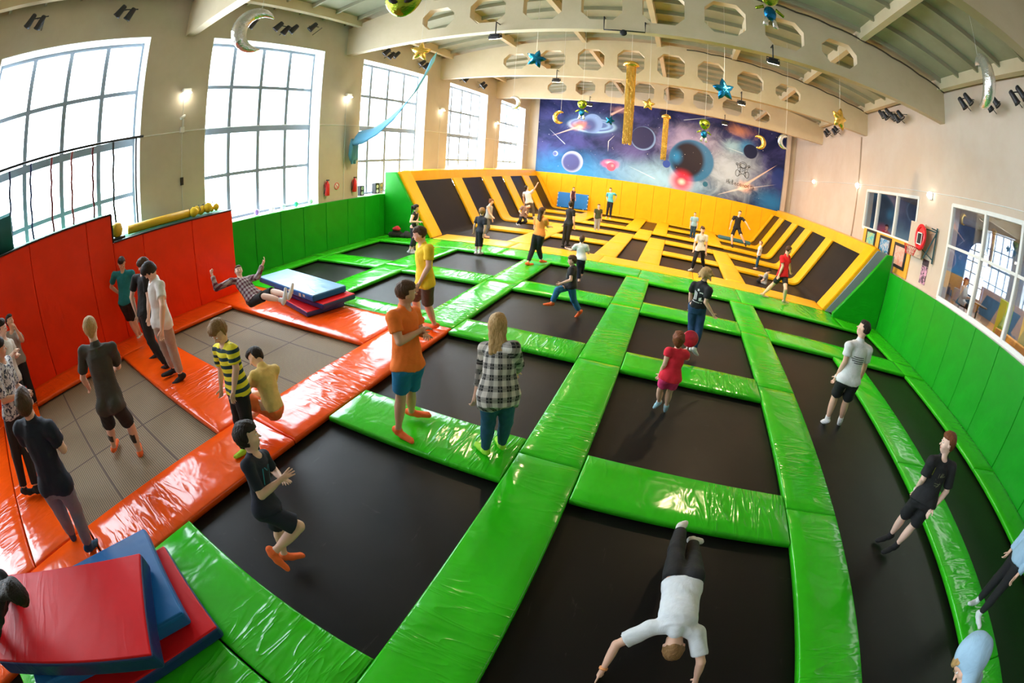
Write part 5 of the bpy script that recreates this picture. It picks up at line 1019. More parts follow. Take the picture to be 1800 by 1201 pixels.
# ================================================================== crash mats
def mat2(name, cx, cy, z0, z1, lx, ly, rot, top, side, label, group=None):
    """crash mat: coloured covers above and below, a band of another colour round the sides"""
    t = box(name, -lx / 2, lx / 2, -ly / 2, ly / 2, -(z1 - z0) / 2, (z1 - z0) / 2 - .012, side, bev=.03, seg=3, label=label, cat='crash mat', group=group)
    t.location = (cx, cy, (z0 + z1) / 2); t.rotation_euler = (0, 0, rot)
    c = box('top_cover', -lx / 2 + .012, lx / 2 - .012, -ly / 2 + .012, ly / 2 - .012, (z1 - z0) / 2 - .03, (z1 - z0) / 2, top, t, bev=.012); return t
def pos2(a, b, w): pass
mat2('crash_mat', -2.83, -.68, 0.0, .15, 1.08, 1.95, math.radians(-9), M['red_mat'], M['navy_mat'], 'red crash mat with navy sides, lowest of the foreground stack', 'front mats')
mb = mat2('crash_mat', -3.05, -.75, .155, .32, 1.07, 1.9, math.radians(-13), M['blue_mat'], M['blue_mat'], 'worn blue crash mat between the two red ones in the foreground', 'front mats')
for k, (x, y, sx) in enumerate([(.46, .3, .05), (.4, .02, .06), (.42, -.5, .05), (.2, -.85, .06), (.47, .1, .03)]):
    lp = [(x + sx * (.6 + .4 * math.sin(i * 2.3 + k)) * math.cos(i * PI / 4), y + sx * .6 * (.6 + .4 * math.cos(i * 3.1 + k)) * math.sin(i * PI / 4)) for i in range(8)]
    o = prism('worn_patch', [lp], .002, simple('bare_foam', (.6, .55, .4), .8), None, mb); o.location = (0, 0, .0835)
mat2('crash_mat', -2.48 - .5095 * .95 - .43 * 0 - .0, -.17 - .861 * .95, .325, .52, .97, 1.95, math.radians(-30.6), M['red_mat'], M['navy_mat'], 'red crash mat with navy sides on top of the foreground stack', 'front mats')
mat2('crash_mat', -7.0, 6.02, 0.0, .12, 2.0, .9, math.radians(164), M['red_mat'], M['navy_mat'], 'lower red and navy mat lying on the orange pad by the green wall', 'back mats')
mat2('crash_mat', -6.85, 6.12, .125, .25, 2.05, .85, math.radians(171), M['red_mat'], M['navy_mat'], 'middle red and navy mat under the light blue one', 'back mats')
mb = mat2('crash_mat', -7.3, 6.14, .255, .4, 2.5, .86, math.radians(170), M['lblue_mat'], M['blue_mat'], 'shiny light blue crash mat on top of the pile by the green wall', 'back mats')
for k in range(7): box('worn_patch', -1.1 + k * .16, -1.02 + k * .16, .425, .433, -.04 + .02 * (k % 2), .03, simple('bare_foam', (.6, .55, .4), .8), mb) if k % 3 else None
def wallmat():
    o = box('wall_crash_mat', -1.07, 1.07, -.07, .07, -.53, .53, M['blue_mat2'], bev=.04, seg=3, label='bright blue mat with clips leaning on the yellow end wall', cat='crash mat')
    o.location = (-6.95, 29.12, .56); o.rotation_euler = (math.radians(-7), 0, 0)
    for sx in (-1, 1):
        for z in (-.4, -.13, .13, .4): box('corner_clip', sx * 1.05 - .03, sx * 1.05 + .03, -.08, .08, z - .03, z + .03, M['white_paint'], o)
    for x in (-.8, 0, .8): box('corner_clip', x - .03, x + .03, -.08, .08, -.55, -.5, M['white_paint'], o)
wallmat()
o = box('rolled_mat', -1.05, 1.05, -.2, .2, -.1, .1, simple('speckled_teal_foam', (.03, .14, .2), .6, var=.9, scale=25), bev=.07, seg=3, smooth=True, label='flat speckled teal foam mat lying by the end wall behind the jumping man', cat='mat'); o.location = (3.9, 26.55, .105)

# ================================================================== lamps and spotlights
def hang_lamp(x, y, z, label, g='hanging floodlights'):
    t = empty('hanging_lamp', (x, y, z), label=label, cat='lamp', group=g)
    tube('hanging_rod', [(0, 0, .12), (0, 0, .5), (0, .3, .5)], .018, M['lamp_black'], t)
    tube('yoke', [(-.17, 0, 0), (-.17, 0, .12), (.17, 0, .12), (.17, 0, 0)], .012, M['lamp_black'], t)
    bm = bmesh.new(); add_box(bm, -.16, .16, -.12, .12, -.03, .07, .02); add_box(bm, -.12, .12, -.05, .05, .07, .11, .01)
    hd = link('lamp_housing', bm_me(bm), M['lamp_black'], t, rot=(math.radians(25), 0, 0)); box('lens', -.14, .14, -.1, .1, -.038, -.03, M['lamp_warm'], hd)
    l = bpy.data.lights.new('lamp_light', 'AREA'); l.shape = 'RECTANGLE'; l.size = .28; l.size_y = .2; l.energy = 240; l.color = (1, .72, .42)
    lo = bpy.data.objects.new('lamp_light', l); COL.objects.link(lo); lo.location = (x, y - .02, z - .06); lo.rotation_euler = (math.radians(25), 0, 0)
for (x, y, n, m) in ((-4.98, 10.75, 'nearest', 'left'), (2.2, 10.75, 'nearest', 'right'), (-5.1, 17.05, 'second', 'left'), (2.22, 17.05, 'second', 'right'), (-5.06, 23.35, 'third', 'left'), (2.19, 23.35, 'third', 'right')):
    hang_lamp(x, y, 6.52, 'black floodlight hanging from the %s arched beam, %s one' % (n, m))
def spots(x, y, z, side, n, label):
    t = empty('spotlight_cluster', (x, y, z), label=label, cat='spotlight', group='wall spotlights')
    bm = bmesh.new(); add_tube(bm, [(side * -.1, -.25, .1), (side * -.1, .25 * n - .2, .1)], .015, 6); add_tube(bm, [(side * .32, 0, .25), (side * -.1, 0, .1)], .013, 6); add_tube(bm, [(side * .32, .2, -.05), (side * -.1, .2, .1)], .013, 6)
    link('mounting_bracket', bm_me(bm), M['lamp_black'], t)
    for k in range(n):
        R_ = Euler((math.radians(150 + 8 * (k % 2)), math.radians(-side * 35), 0)).to_matrix(); yy = -.2 + .3 * k; zz = .06 - .09 * (k % 2)
        bm = bmesh.new(); add_lathe(bm, [(.05, -.17), (.075, -.15), (.085, -.04), (.1, .1), (.115, .14), (.1, .14), (.09, .1)], 14, loc=(side * -.1, yy, zz), rot=R_)
        s_ = link('spotlight', bm_me(bm), M['lamp_black'], t, smooth=True)
        bm = bmesh.new(); add_lathe(bm, [(.09, .105), (.09, .115)], 14, loc=(side * -.1, yy, zz), rot=R_); link('lens', bm_me(bm), M['chrome'], s_)
for k, (y, z, n) in enumerate([(.13, 7.34, 2), (2.65, 7.3, 2), (6.5, 7.2, 2), (7.74, 7.15, 3), (9.1, 7.35, 1), (12.9, 7.1, 3), (15.3, 7.1, 2), (18.9, 7.1, 2), (21.0, 7.1, 2)]): spots(XL + .33, y, z, -1, n, 'black spotlights on the left wall above the windows, %s group from the near end' % ORD[k])
for k, (y, z, n) in enumerate([(6.9, 7.1, 2), (8.05, 7.0, 2), (9.3, 7.15, 2), (13.6, 7.1, 3), (14.6, 7.3, 3), (20.5, 7.2, 2), (21.8, 7.2, 2)]): spots(XR - .33, y, z, 1, n, 'dark spotlights high on the right wall, %s group from the near end' % ORD[k])
for k, (y, z) in enumerate([(4.93, 5.25), (11.22, 5.28), (17.54, 5.33), (23.8, 5.28)]):
    t = empty('wall_lamp', (XL, y, z), label='small lit lamp on the left wall, on the %s pier between the windows' % ORD[k], cat='lamp', group='left wall lamps')
    box('lamp_housing', .02, .14, -.13, .13, -.02, .1, M['white_paint'], t, bev=.02); box('lens', .04, .17, -.12, .12, -.05, -.02, M['lamp_white'], t)
    l = bpy.data.lights.new('wall_lamp_light', 'POINT'); l.energy = 3; l.color = (1, .85, .6); l.shadow_soft_size = .06; lo = bpy.data.objects.new('wall_lamp_light', l); COL.objects.link(lo); lo.location = (XL + .2, y, z - .12)
for k, (y, z) in enumerate([(11.63, 4.62), (17.83, 4.65), (24.42, 4.69)]):
    t = empty('wall_lamp', (XR, y, z), label='white bulkhead lamp on the right wall, %s from the near end' % ORD[k], cat='lamp', group='right wall lamps')
    box('lamp_housing', -.06, 0, -.09, .09, -.12, .12, M['white_paint'], t, bev=.02); lathe('glass_dome', [(.1, 0), (.105, .04), (.08, .1), (.02, .12)], M['lamp_white'], t, loc=(-.06, 0, 0), rot=(0, -PI / 2, 0))
t = empty('security_camera', (XL, 4.89, 4.55), label='small white security camera on the left wall pier', cat='camera'); tube('arm', [(0, 0, -.25), (.08, 0, -.2), (.1, 0, 0)], .015, M['white_paint'], t); tube('camera_body', [(.02, .06, .08), (.18, -.12, .0)], .045, M['white_paint'], t)
box('junction_box', XL, XL + .06, 4.83, 4.95, 4.2, 4.34, M['white_paint'], label='white junction box under the security camera', cat='box')
box('switch_box', XL, XL + .05, 4.86, 4.94, 2.85, 3.05, M['black'], label='small black box on the left wall pier above the rollers', cat='box')
# U shaped hanger on the first beam
t = empty('steel_hanger', (-1.55, 10.9, 6.8), label='dark steel hanger frame with pulley under the nearest arched beam', cat='bracket')
tube('frame', [(-.55, .15, .38), (-.55, 0, .38), (-.55, 0, -.02), (.5, 0, -.02), (.5, 0, .28), (.5, .15, .28)], .02, M['lamp_black'], t); lathe('pulley', [(.07, -.03), (.09, -.02), (.05, 0), (.09, .02), (.07, .03)], M['lamp_black'], t, loc=(-.05, 0, -.08), rot=(PI / 2, 0, 0))

# ================================================================== safety gear on the left wall
red = simple('red_steel', (.75, .02, .02), .3)
for k, y in enumerate((10.3, 11.68)):
    t = empty('fire_extinguisher', (XL + .1, y, 1.82), label='red fire extinguisher hanging on the pier, %s one' % ('left' if k == 0 else 'right, by the third window'), cat='fire extinguisher', group='fire extinguishers')
    lathe('cylinder', [(.07, 0), (.085, .02), (.085, .38), (.06, .44), (.03, .47), (.03, .5)], red, t); tube('hose', [(0, 0, .48), (.05, -.1, .42), (.08, -.16, .25), (.06, -.2, .08)], .013, M['black'], t)
    box('handle', -.03, .09, -.02, .02, .5, .54, M['black'], t); box('wall_hook', -.1, -.05, -.03, .03, .3, .36, M['black'], t)
o = lathe('fire_sign', [(.13, 0), (.13, .01)], M['paper'], loc=(XL + .005, 10.85, 2.1), rot=(0, PI / 2, 0), label='round white no smoking sign between the fire extinguishers', cat='sign')
bm = bmesh.new(); add_tube(bm, [(x * .11, y * .11, .014) for (x, y) in circ(0, 0, 1, 1, 20)], .012, 5, False); add_tube(bm, [(-.075, -.075, .014), (.075, .075, .014)], .01, 5); link('red_ring', bm_me(bm), red, o)
# swag of blue cloth
def cloth_swag():
    bm = bmesh.new(); C_ = [(-7.0, 10.98, 6.2), (-7.15, 11.0, 5.8), (-7.6, 11.05, 5.1), (-8.2, 11.12, 4.5), (-8.9, 11.2, 4.05), (-9.6, 11.3, 3.78), (-10.35, 11.45, 3.72)]
    pts = [Vector(c) for c in C_]; n = 12; rings = []
    for i in range(len(pts) * 4 - 3):
        a, f = divmod(i, 4); f /= 4; p = pts[a].lerp(pts[min(a + 1, len(pts) - 1)], f); r = .12 + .16 * math.sin(min(1, i / 18) * 2.2)
        rings.append([bm.verts.new(p + Vector((math.sin(k * 2 * PI / n) * r * (.5 + .3 * (k % 2)), math.cos(k * 2 * PI / n) * r * .6, math.sin(k * 2 * PI / n + .6) * r * (.8 + .4 * (k % 2))))) for k in range(n)])
    for a, b in zip(rings, rings[1:]):
        for k in range(n): bm.faces.new((a[k], a[(k + 1) % n], b[(k + 1) % n], b[k]))
    m = cloth('sky_blue_cloth', (.1, .33, .5), .6)
    t = empty('blue_cloth_swag', (-10.4, 11.45, 3.7), label='sky blue cloth swag sweeping from the beam to a knot on the left wall', cat='cloth')
    o = link('cloth', bm_me(bm), m, smooth=True); o.parent = t; o.matrix_parent_inverse = Matrix.Translation((10.4, -11.45, -3.7))
    bm = bmesh.new()
    for k in range(5):
        add_tube(bm, [(0, .02 * k - .05, .02), (.06, .05 * k - .12 , -.25), (.05, .07 * k - .17, -.55 - .08 * (k % 3)), (.06, .07 * k - .16, -.75 - .12 * (k % 2))], [.05, .1, .08, .04], 9)
    link('hanging_bunch', bm_me(bm), m, t, smooth=True)
cloth_swag()

# ================================================================== balloons and streamers
def foil(name, c, rough=.18):
    t = NT(name); n = t.noise(t.coord(), 9, 4, .6, 1.0); t.bc(c); t.p(Metallic=.85, Roughness=rough); t.bump(n, .5, .03); return t.m
FB, FG, FS, FL = foil('blue_foil', (.01, .16, .38)), foil('gold_foil', (.95, .6, .13)), foil('silver_foil', (.85, .85, .83)), foil('lime_foil', (.32, .42, .03))
def puff(name, loop, depth, mat, loc, rz=0, ry=0, parent=None, **k):
    """pillow shaped foil balloon from an outline in X-Z"""
    bm = bmesh.new(); n = len(loop); cx = sum(p[0] for p in loop) / n; cz = sum(p[1] for p in loop) / n
    L = []
    for s_ in (-1, 1):
        for (f, d) in ((.93, .35), (.72, .75), (.42, .95)):
            L.append([bm.verts.new((cx + (x - cx) * f, s_ * depth * d, cz + (z - cz) * f)) for (x, z) in loop])
    rim = [bm.verts.new((x, 0, z)) for (x, z) in loop]
    for q in (0, 3):
        seq = [rim] + L[q:q + 3]
        for a, b in zip(seq, seq[1:]):
            for i in range(n): bm.faces.new((a[i], a[(i + 1) % n], b[(i + 1) % n], b[i]))
        c = bm.verts.new((cx, (-1 if q == 0 else 1) * depth, cz))
        for i in range(n): bm.faces.new((seq[-1][i], seq[-1][(i + 1) % n], c))
    bmesh.ops.recalc_face_normals(bm, faces=bm.faces)
    return link(name, bm_me(bm), mat, parent, loc=loc, rot=(0, ry, rz), smooth=True, **k)
def star_loop(r, a0=0.0): return [((r if i % 4 == 0 else r * .5 if i % 4 == 2 else r * .7) * math.sin(i * PI / 10 + a0), (r if i % 4 == 0 else r * .5 if i % 4 == 2 else r * .7) * math.cos(i * PI / 10 + a0)) for i in range(20)]
def moon_loop(r):
    return [(r * math.cos(a), r * math.sin(a)) for a in [math.radians(55 + 250 * i / 14) for i in range(15)]]
def thread(o, loc, ln): 
    q = tube('hanging_thread', [(0, 0, 0), (0, 0, ln)], .004, M['white_paint'], n=4); q.parent = o; q.matrix_world = Matrix.Translation(loc); q.matrix_parent_inverse = Matrix.Identity(4)
    q.matrix_local = o.matrix_world.inverted() @ Matrix.Translation(loc) if False else Matrix.Identity(4)
def hang(kind, r, mat, loc, rz, ry, label, cat='balloon', name=None, group=None):
    t = empty(name or 'foil_balloon', loc, (0, 0, 0), label=label, cat=cat, group=group)
    if kind == 'star': puff('balloon_skin', star_loop(r), r * .32, mat, (0, 0, 0), rz, ry, t)
    else:   # crescent: a tube that swells in the middle and ends in two horns, squashed to foil thickness
        bm = bmesh.new(); n = 16; add_tube(bm, [(r * .8 * math.cos(a), 0, r * .8 * math.sin(a)) for a in [math.radians(62 + 236 * i / n) for i in range(n + 1)]], [.01 + r * .3 * math.sin(PI * i / n) ** .8 for i in range(n + 1)], 12)
        for v in bm.verts: v.co.y *= .75
        link('balloon_skin', bm_me(bm), mat, t, rot=(0, ry, rz), smooth=True)
    tube('hanging_thread', [(0, 0, r * .5), (0, 0, ztop(loc[0]) - loc[2] + .15)], .004, M['white_paint'], t, n=4); return t
hang('star', .3, FB, (-4.05, 11.5, 6.02), .4, .25, 'large blue foil star balloon left of the gold streamer', name='star_balloon')
hang('star', .34, FB, (1.03, 11.7, 5.68), .3, -.2, 'large blue foil star balloon right of the gold streamer', name='star_balloon')
hang('star', .33, FG, (-7.3, 10.7, 6.3), .5, .1, 'gold foil star balloon above the blue cloth swag', name='star_balloon')
hang('star', .33, FG, (4.35, 11.5, 5.7), .5, .1, 'gold foil star balloon near the right wall', name='star_balloon')
hang('star', .22, FG, (-1.14, 14.0, 5.31), .2, .1, 'small gold foil star balloon between the two streamers', name='star_balloon')
hang('star', .22, FB, (-3.0, 18.0, 5.09), .2, .3, 'small blue foil star balloon before the ringed planet', name='star_balloon')
hang('moon', .27, FG, (-4.53, 16.0, 4.82), 0, 0, 'gold crescent moon balloon before the left end of the mural', name='moon_balloon')
hang('moon', .27, FG, (2.81, 16.0, 4.98), PI, .2, 'gold crescent moon balloon before the right end of the mural', name='moon_balloon')
hang('moon', .25, FS, (3.37, 14.0, 4.95), .3, 0, 'silver crescent moon balloon at the right edge of the mural', name='moon_balloon')
hang('moon', .25, FS, (-5.65, 14.0, 5.06), PI, 0, 'silver crescent moon balloon by the fourth window', name='moon_balloon')
hang('moon', .36, FS, (-4.9, 3.3, 5.05) if False else (-5.05, 3.4, 4.93), 1.2, .3, 'large silver crescent moon balloon near the second window', name='moon_balloon')
hang('moon', .55, FS, (5.55, 6.2, 6.36), 1.3, 0, 'large silver crescent moon balloon before the right wall spotlights', name='moon_balloon')
def alien(loc, s, rz, label, whole=True):
    t = empty('alien_balloon', loc, (0, 0, rz), label=label, cat='balloon')
    puff('balloon_head', [(s * .2 * math.cos(a) * (1 + .25 * math.sin(a)), s * (.16 + .2 * math.sin(a))) for a in [2 * PI * i / 20 for i in range(20)]], .1 * s, FL, (0, 0, 0), parent=t)
    for sg in (-1, 1): puff('eye', [(s * (sg * .085 + .055 * math.cos(a)), s * (.14 + .035 * math.sin(a) + sg * .02 * math.cos(a))) for a in [2 * PI * i / 12 for i in range(12)]], .03 * s, M['black'], (0, -.09 * s, 0), parent=t)
    if whole: puff('balloon_body', [(s * .12 * math.cos(a), s * (-.2 + .15 * math.sin(a))) for a in [2 * PI * i / 16 for i in range(16)]], .07 * s, FB, (0, 0, 0), parent=t)
    for sg in ((-1, 1) if whole else ()):
        puff('balloon_arm', [(sg * s * .1, -s * .12), (sg * s * .26, -s * .2), (sg * s * .28, -s * .15), (sg * s * .12, -s * .05)], .03 * s, FL, (0, 0, 0), parent=t)
        puff('balloon_leg', [(sg * s * .03, -s * .3), (sg * s * .05, -s * .48), (sg * s * .15, -s * .48), (sg * s * .1, -s * .28)], .035 * s, FS, (0, 0, 0), parent=t)
    tube('hanging_thread', [(0, 0, s * .3), (0, 0, ztop(loc[0]) - loc[2] + .15)], .004, M['white_paint'], t, n=4)
alien((-3.27, 14.0, 4.95), .8, 0, 'green alien foil balloon before the ringed planet of the mural')
alien((.68, 14.0, 4.78), .9, .3, 'green alien foil balloon with blue body above the large dark planet')
alien((-3.2, 4.2, 4.83), 1.15, .4, 'large green alien head foil balloon cut by the top edge of the photo', False)
alien((1.37, 6.8, 6.3), .95, .2, 'alien foil balloon with dark blue body at the top edge, right of centre')
def streamer(x, y, z0, z1, r, label):
    t = empty('foil_streamer', (x, y, z0), label=label, cat='streamer', group='gold streamers'); H_ = z1 - z0; rs = random.Random(5); bm = bmesh.new()
    for k in range(90):
        a = rs.uniform(0, 2 * PI); rr = r * rs.uniform(.75, 1.05); pts = []
        for i in range(9): pts.append((rr * math.cos(a + .25 * math.sin(i + k)), rr * math.sin(a + .25 * math.sin(i + k)), H_ * i / 8 - (rs.uniform(0, .12) if i == 0 else 0)))
        add_tube(bm, pts, .012, 3, False)
    link('foil_fringe', bm_me(bm), FG, t); lathe('foil_cap', [(r * .8, -.02), (r * 1.9, 0), (r * 1.7, .1), (r * .5, .16), (.01, .17)], FG, t, loc=(0, 0, H_))
    tube('hanging_thread', [(0, 0, H_ + .15), (0, 0, ztop(x) - z0 + .15)], .004, M['white_paint'], t, n=4)
streamer(-1.5, 12.0, 3.84, 6.05, .12, 'long gold foil tube streamer hanging in the middle of the hall'); streamer(-.68, 17.2, 3.78, 5.38, .1, 'shorter gold foil tube streamer hanging before the mural')

# ================================================================== ropes and rollers on the left platform
t = empty('rope_rail', (-10.2, 1.7, 4.2), label='dark steel rail above the platform carrying the climbing ropes', cat='rail'); tube('rail_bar', [(0, -2.1, .05), (0, 1.9, .0)], .03, M['black_frame'], t); tube('end_post', [(-.05, 1.72, -2.16), (-.05, 1.72, 0)], .025, M['black_frame'], t); tube('wall_stay', [(-.38, 1.9, .02), (0, 1.9, 0)], .012, M['black_frame'], t)
rp = [(.54, 'navy', (.02, .03, .12)), (1.1, 'dark red', (.22, .03, .04)), (1.65, 'red brown', (.3, .06, .05)), (2.22, 'maroon', (.15, .02, .03)), (2.78, 'black', (.02, .02, .02)), (-.03, 'dark blue', (.02, .03, .1))]
for k, (y, nm, c) in enumerate(rp):
    zb = 2.63 if y < 2.46 else 2.05
    tube('climbing_rope', [(-10.2 + .01 * math.sin(k + i), y + .012 * math.sin(i * 1.7 + k), 4.18 + (zb - 4.18) * i / 12) for i in range(13)], .028, cloth('rope_' + nm.replace(' ', '_'), c, scale=60, var=.4), label='%s climbing rope hanging from the rail before the first window' % nm, cat='rope', group='climbing ropes')
yel = simple('yellow_foam', (.85, .5, .02), .5)
o = tube('foam_roller', [(-9.85, 3.0, 2.16), (-9.8, 4.7, 2.16)], .1, yel, n=14, label='long yellow foam roller on the green platform', cat='roller')
o = tube('foam_roller', [(-10.1, 3.2, 2.12), (-10.05, 5.0, 2.12)], .07, simple('slate_foam', (.2, .3, .38), .6), n=12, label='long slate blue foam roller behind the yellow one', cat='roller')
t = empty('foam_ball', (-9.75, 2.68, 2.04), label='yellow round cushion at the step of the orange wall', cat='cushion'); lathe('cushion', [(.06, .05), (.12, .08), (.15, .2), (.12, .32), (.05, .36)], yel, t); box('base', -.14, .14, -.16, .16, 0, .05, M['black'], t, bev=.01)
def toy(loc):
    t = empty('folded_costume', loc, label='bunch of yellow cloth with black stripes at the end of the green platform', cat='cloth'); bm = bmesh.new(); rs = random.Random(2)
    for k in range(9):
        r = rs.uniform(.07, .12); c = (rs.uniform(-.12, .12), -.35 + k * .085, r + rs.uniform(0, .05)); add_lathe(bm, [(r * .3, -r), (r * .8, -r * .6), (r, 0), (r * .8, r * .6), (r * .3, r)], 10, loc=c)
    link('yellow_cloth', bm_me(bm), simple('yellow_plush', (.9, .6, .02), .8), t, smooth=True)
    bm = bmesh.new()
    for k in range(5): add_tube(bm, [(-.1, -.3 + k * .14, .2), (.0, -.28 + k * .14, .25), (.12, -.3 + k * .14, .12)], .012, 5)
    link('black_stripes', bm_me(bm), M['black'], t)
toy((-9.8, 5.15, 2.05))
wedge('hammock_panel', -1, [(-10.5, 2.66), (-9.9, 2.66), (-9.9, 3.2), (-10.1, 2.95), (-10.3, 3.1), (-10.5, 3.3)], -.5, -.02, M['teal'], 'dark teal cloth panel at the left edge of the photo below the window', 'cloth')

# ================================================================== window sill and bags
pk = [('green ball', (.02, .5, .25), 9.1), ('small pale ball', (.5, .7, .8), 8.55), ('light green ball', (.3, .7, .4), 9.75), ('white ball', (.8, .8, .85), 8.1), ('violet ball', (.35, .2, .6), 7.5)]
for (nm, c, y) in pk: lathe('toy_ball', [(.02, 0), (.06, .02), (.085, .07), (.085, .1), (.06, .15), (.02, .17)], simple(nm.replace(' ', '_'), c, .3), loc=(XL - .14, y, 1.61), label='%s lying on the sill of the second window' % nm, cat='ball')
for k, (y, hgt, nm) in enumerate([(12.35, .38, 'narrow'), (13.25, .42, 'wide'), (13.5, .42, 'grey'), (14.55, .42, 'tall')]):
    t = empty('speaker_box', (XL - .2, y, 1.61), label='%s black and white box on the sill of the third window' % nm, cat='box'); box('case', -.1, .1, -.11, .11, 0, hgt, M['black'] if k != 2 else simple('grey_plastic', (.3, .32, .35), .5), t, bev=.01)
    for z in (.1, .28): lathe('speaker_cone', [(.07, 0), (.06, .01), (.02, .005)], M['white_paint'] if k % 2 else M['chrome'], t, loc=(.1, 0, z), rot=(0, PI / 2, 0))
def bag(loc, s, m, label):
    F_ = Field(np.array(loc) - .4, np.array(loc) + .45, .02); l = np.array(loc, float)
    for (dx, dy, dz, r) in ((0, 0, .12, .16), (.14, .05, .1, .14), (-.15, -.03, .1, .13), (.02, .02, .22, .12)): F_.ell(l + np.array([dx, dy, dz]) * s, np.eye(3), (r * s * 1.2, r * s, r * s * .8), .05)
    F_.d = np.maximum(F_.d, (loc[2] - np.meshgrid(*F_.ax, indexing='ij')[2])); wrinkle(F_, .01, 3); v, f = F_.mesh()
    return link('clothes_bag', np_mesh('b', [(v - l, f, 0)]), m, loc=loc, label=label, cat='bag')
PROPS_LATER = True
# ================================================================== right wall: hoop, posters
t = empty('basketball_hoop', (7.55, 11.4, 3.3), label='red inflatable basketball hoop on a board by the cafe windows', cat='basketball hoop')
box('backboard', .17, .2, .05, 1.0, -.6, .42, simple('beige_board', (.6, .48, .38), .6), t)
bm = bmesh.new(); add_tube(bm, [(0, .33 * .78 * math.cos(a), .33 * math.sin(a)) for a in [2 * PI * i / 24 for i in range(25)]], .06, 10, False); link('red_ring', bm_me(bm), simple('red_inflatable', (.85, .02, .03), .3), t, smooth=True)
bm = bmesh.new(); add_box(bm, .0, .03, -.24, .24, -.3, .3, .01); link('red_panel', bm_me(bm), simple('red_panel', (.8, .03, .02), .4), t)
bm = bmesh.new(); add_box(bm, -.04, 0, -.14, .14, -.2, .12); q = link('black_window', bm_me(bm), M['black'], t); bm = bmesh.new()
for (a, b, c, d) in ((-.15, .15, .1, .13), (-.15, .15, -.22, -.19), (-.15, -.12, -.2, .12), (.12, .15, -.2, .12)): add_box(bm, -.05, -.035, a, b, c, d)
link('white_square', bm_me(bm), M['white_paint'], t)
bm = bmesh.new(); add_tube(bm, [(-.3 + .22 * math.cos(a), .22 * math.sin(a) + .05, -.34) for a in [2 * PI * i / 20 for i in range(21)]], .014, 6, False)
for i in range(10):
    a = 2 * PI * i / 10; b = a + .4; add_tube(bm, [(-.3 + .22 * math.cos(a), .22 * math.sin(a) + .05, -.34), (-.3 + .14 * math.cos(b), .14 * math.sin(b) + .05, -.6)], .007, 4); add_tube(bm, [(-.3 + .22 * math.cos(b), .22 * math.sin(b) + .05, -.34), (-.3 + .14 * math.cos(a), .14 * math.sin(a) + .05, -.6)], .007, 4)
link('net_ring', bm_me(bm), simple('red_cord', (.7, .03, .03), .6), t)
bm = bmesh.new(); add_tube(bm, [(.1, -.45, .35), (.36, -.45, .35)], .02, 6); add_tube(bm, [(-.05, -.42, -.55), (.36, -.45, .35)], .022, 6); add_tube(bm, [(.33, -.45, .42), (.33, -.45, -.6)], .028, 6); add_tube(bm, [(.15, .1, -.3), (.34, -.45, -.5)], .02, 6); add_tube(bm, [(.15, .1, .3), (.34, -.45, .3)], .02, 6)
link('support_frame', bm_me(bm), simple('dark_teal_steel', (.02, .08, .1), .5), t)
box('poster_board', XR - .05, XR - .005, 12.42, 16.55, 1.9, 3.0, simple('orange_board', (.85, .42, .04), .5), label='orange board with three posters below the far cafe window', cat='board')
def art(name, a, b, c): 
    t = NT(name); n = t.noise(t.coord(), 5, 4, .6, 1.5); t.bc(t.mix(t.ss(n, .45, .55), t.mix(t.ss(n, .3, .4), a, b), c)); t.p(Roughness=.5); return t.m
for k, (y0, y1, z0, a) in enumerate([(15.27, 16.2, 2.2, art('aqua_print', (.05, .3, .35), (.1, .5, .5), (.5, .6, .2))), (13.9, 14.9, 2.15, art('blue_print', (.1, .15, .3), (.5, .55, .6), (.02, .25, .5))), (12.64, 13.6, 2.1, art('salmon_print', (.5, .2, .12), (.8, .35, .25), (.75, .5, .4)))]):
    t = empty('framed_poster', (XR - .06, (y0 + y1) / 2, z0), label='framed %s poster on the orange board, %s' % (('aqua', 'far one'), ('pale blue', 'middle one'), ('salmon', 'near one'))[k], cat='poster', group='posters')
    hw = (y1 - y0) / 2; bm = bmesh.new(); add_box(bm, -.02, 0, -hw, hw, 0, .8); link('black_frame', bm_me(bm), M['black'], t); bm = bmesh.new(); add_box(bm, -.026, -.02, -hw + .12, hw - .12, .1, .7); link('print', bm_me(bm), a, t)
box('flyer', XR - .02, XR - .004, 11.2, 11.57, 2.03, 2.55, art('pink_print', (.6, .25, .4), (.7, .35, .5), (.08, .04, .06)), label='pink flyer under the basketball hoop', cat='flyer')
box('flyer', XR - .02, XR - .004, 11.2, 11.57, 2.56, 2.75, simple('dark_print', (.04, .02, .03), .5), label='small dark sheet above the pink flyer', cat='flyer')
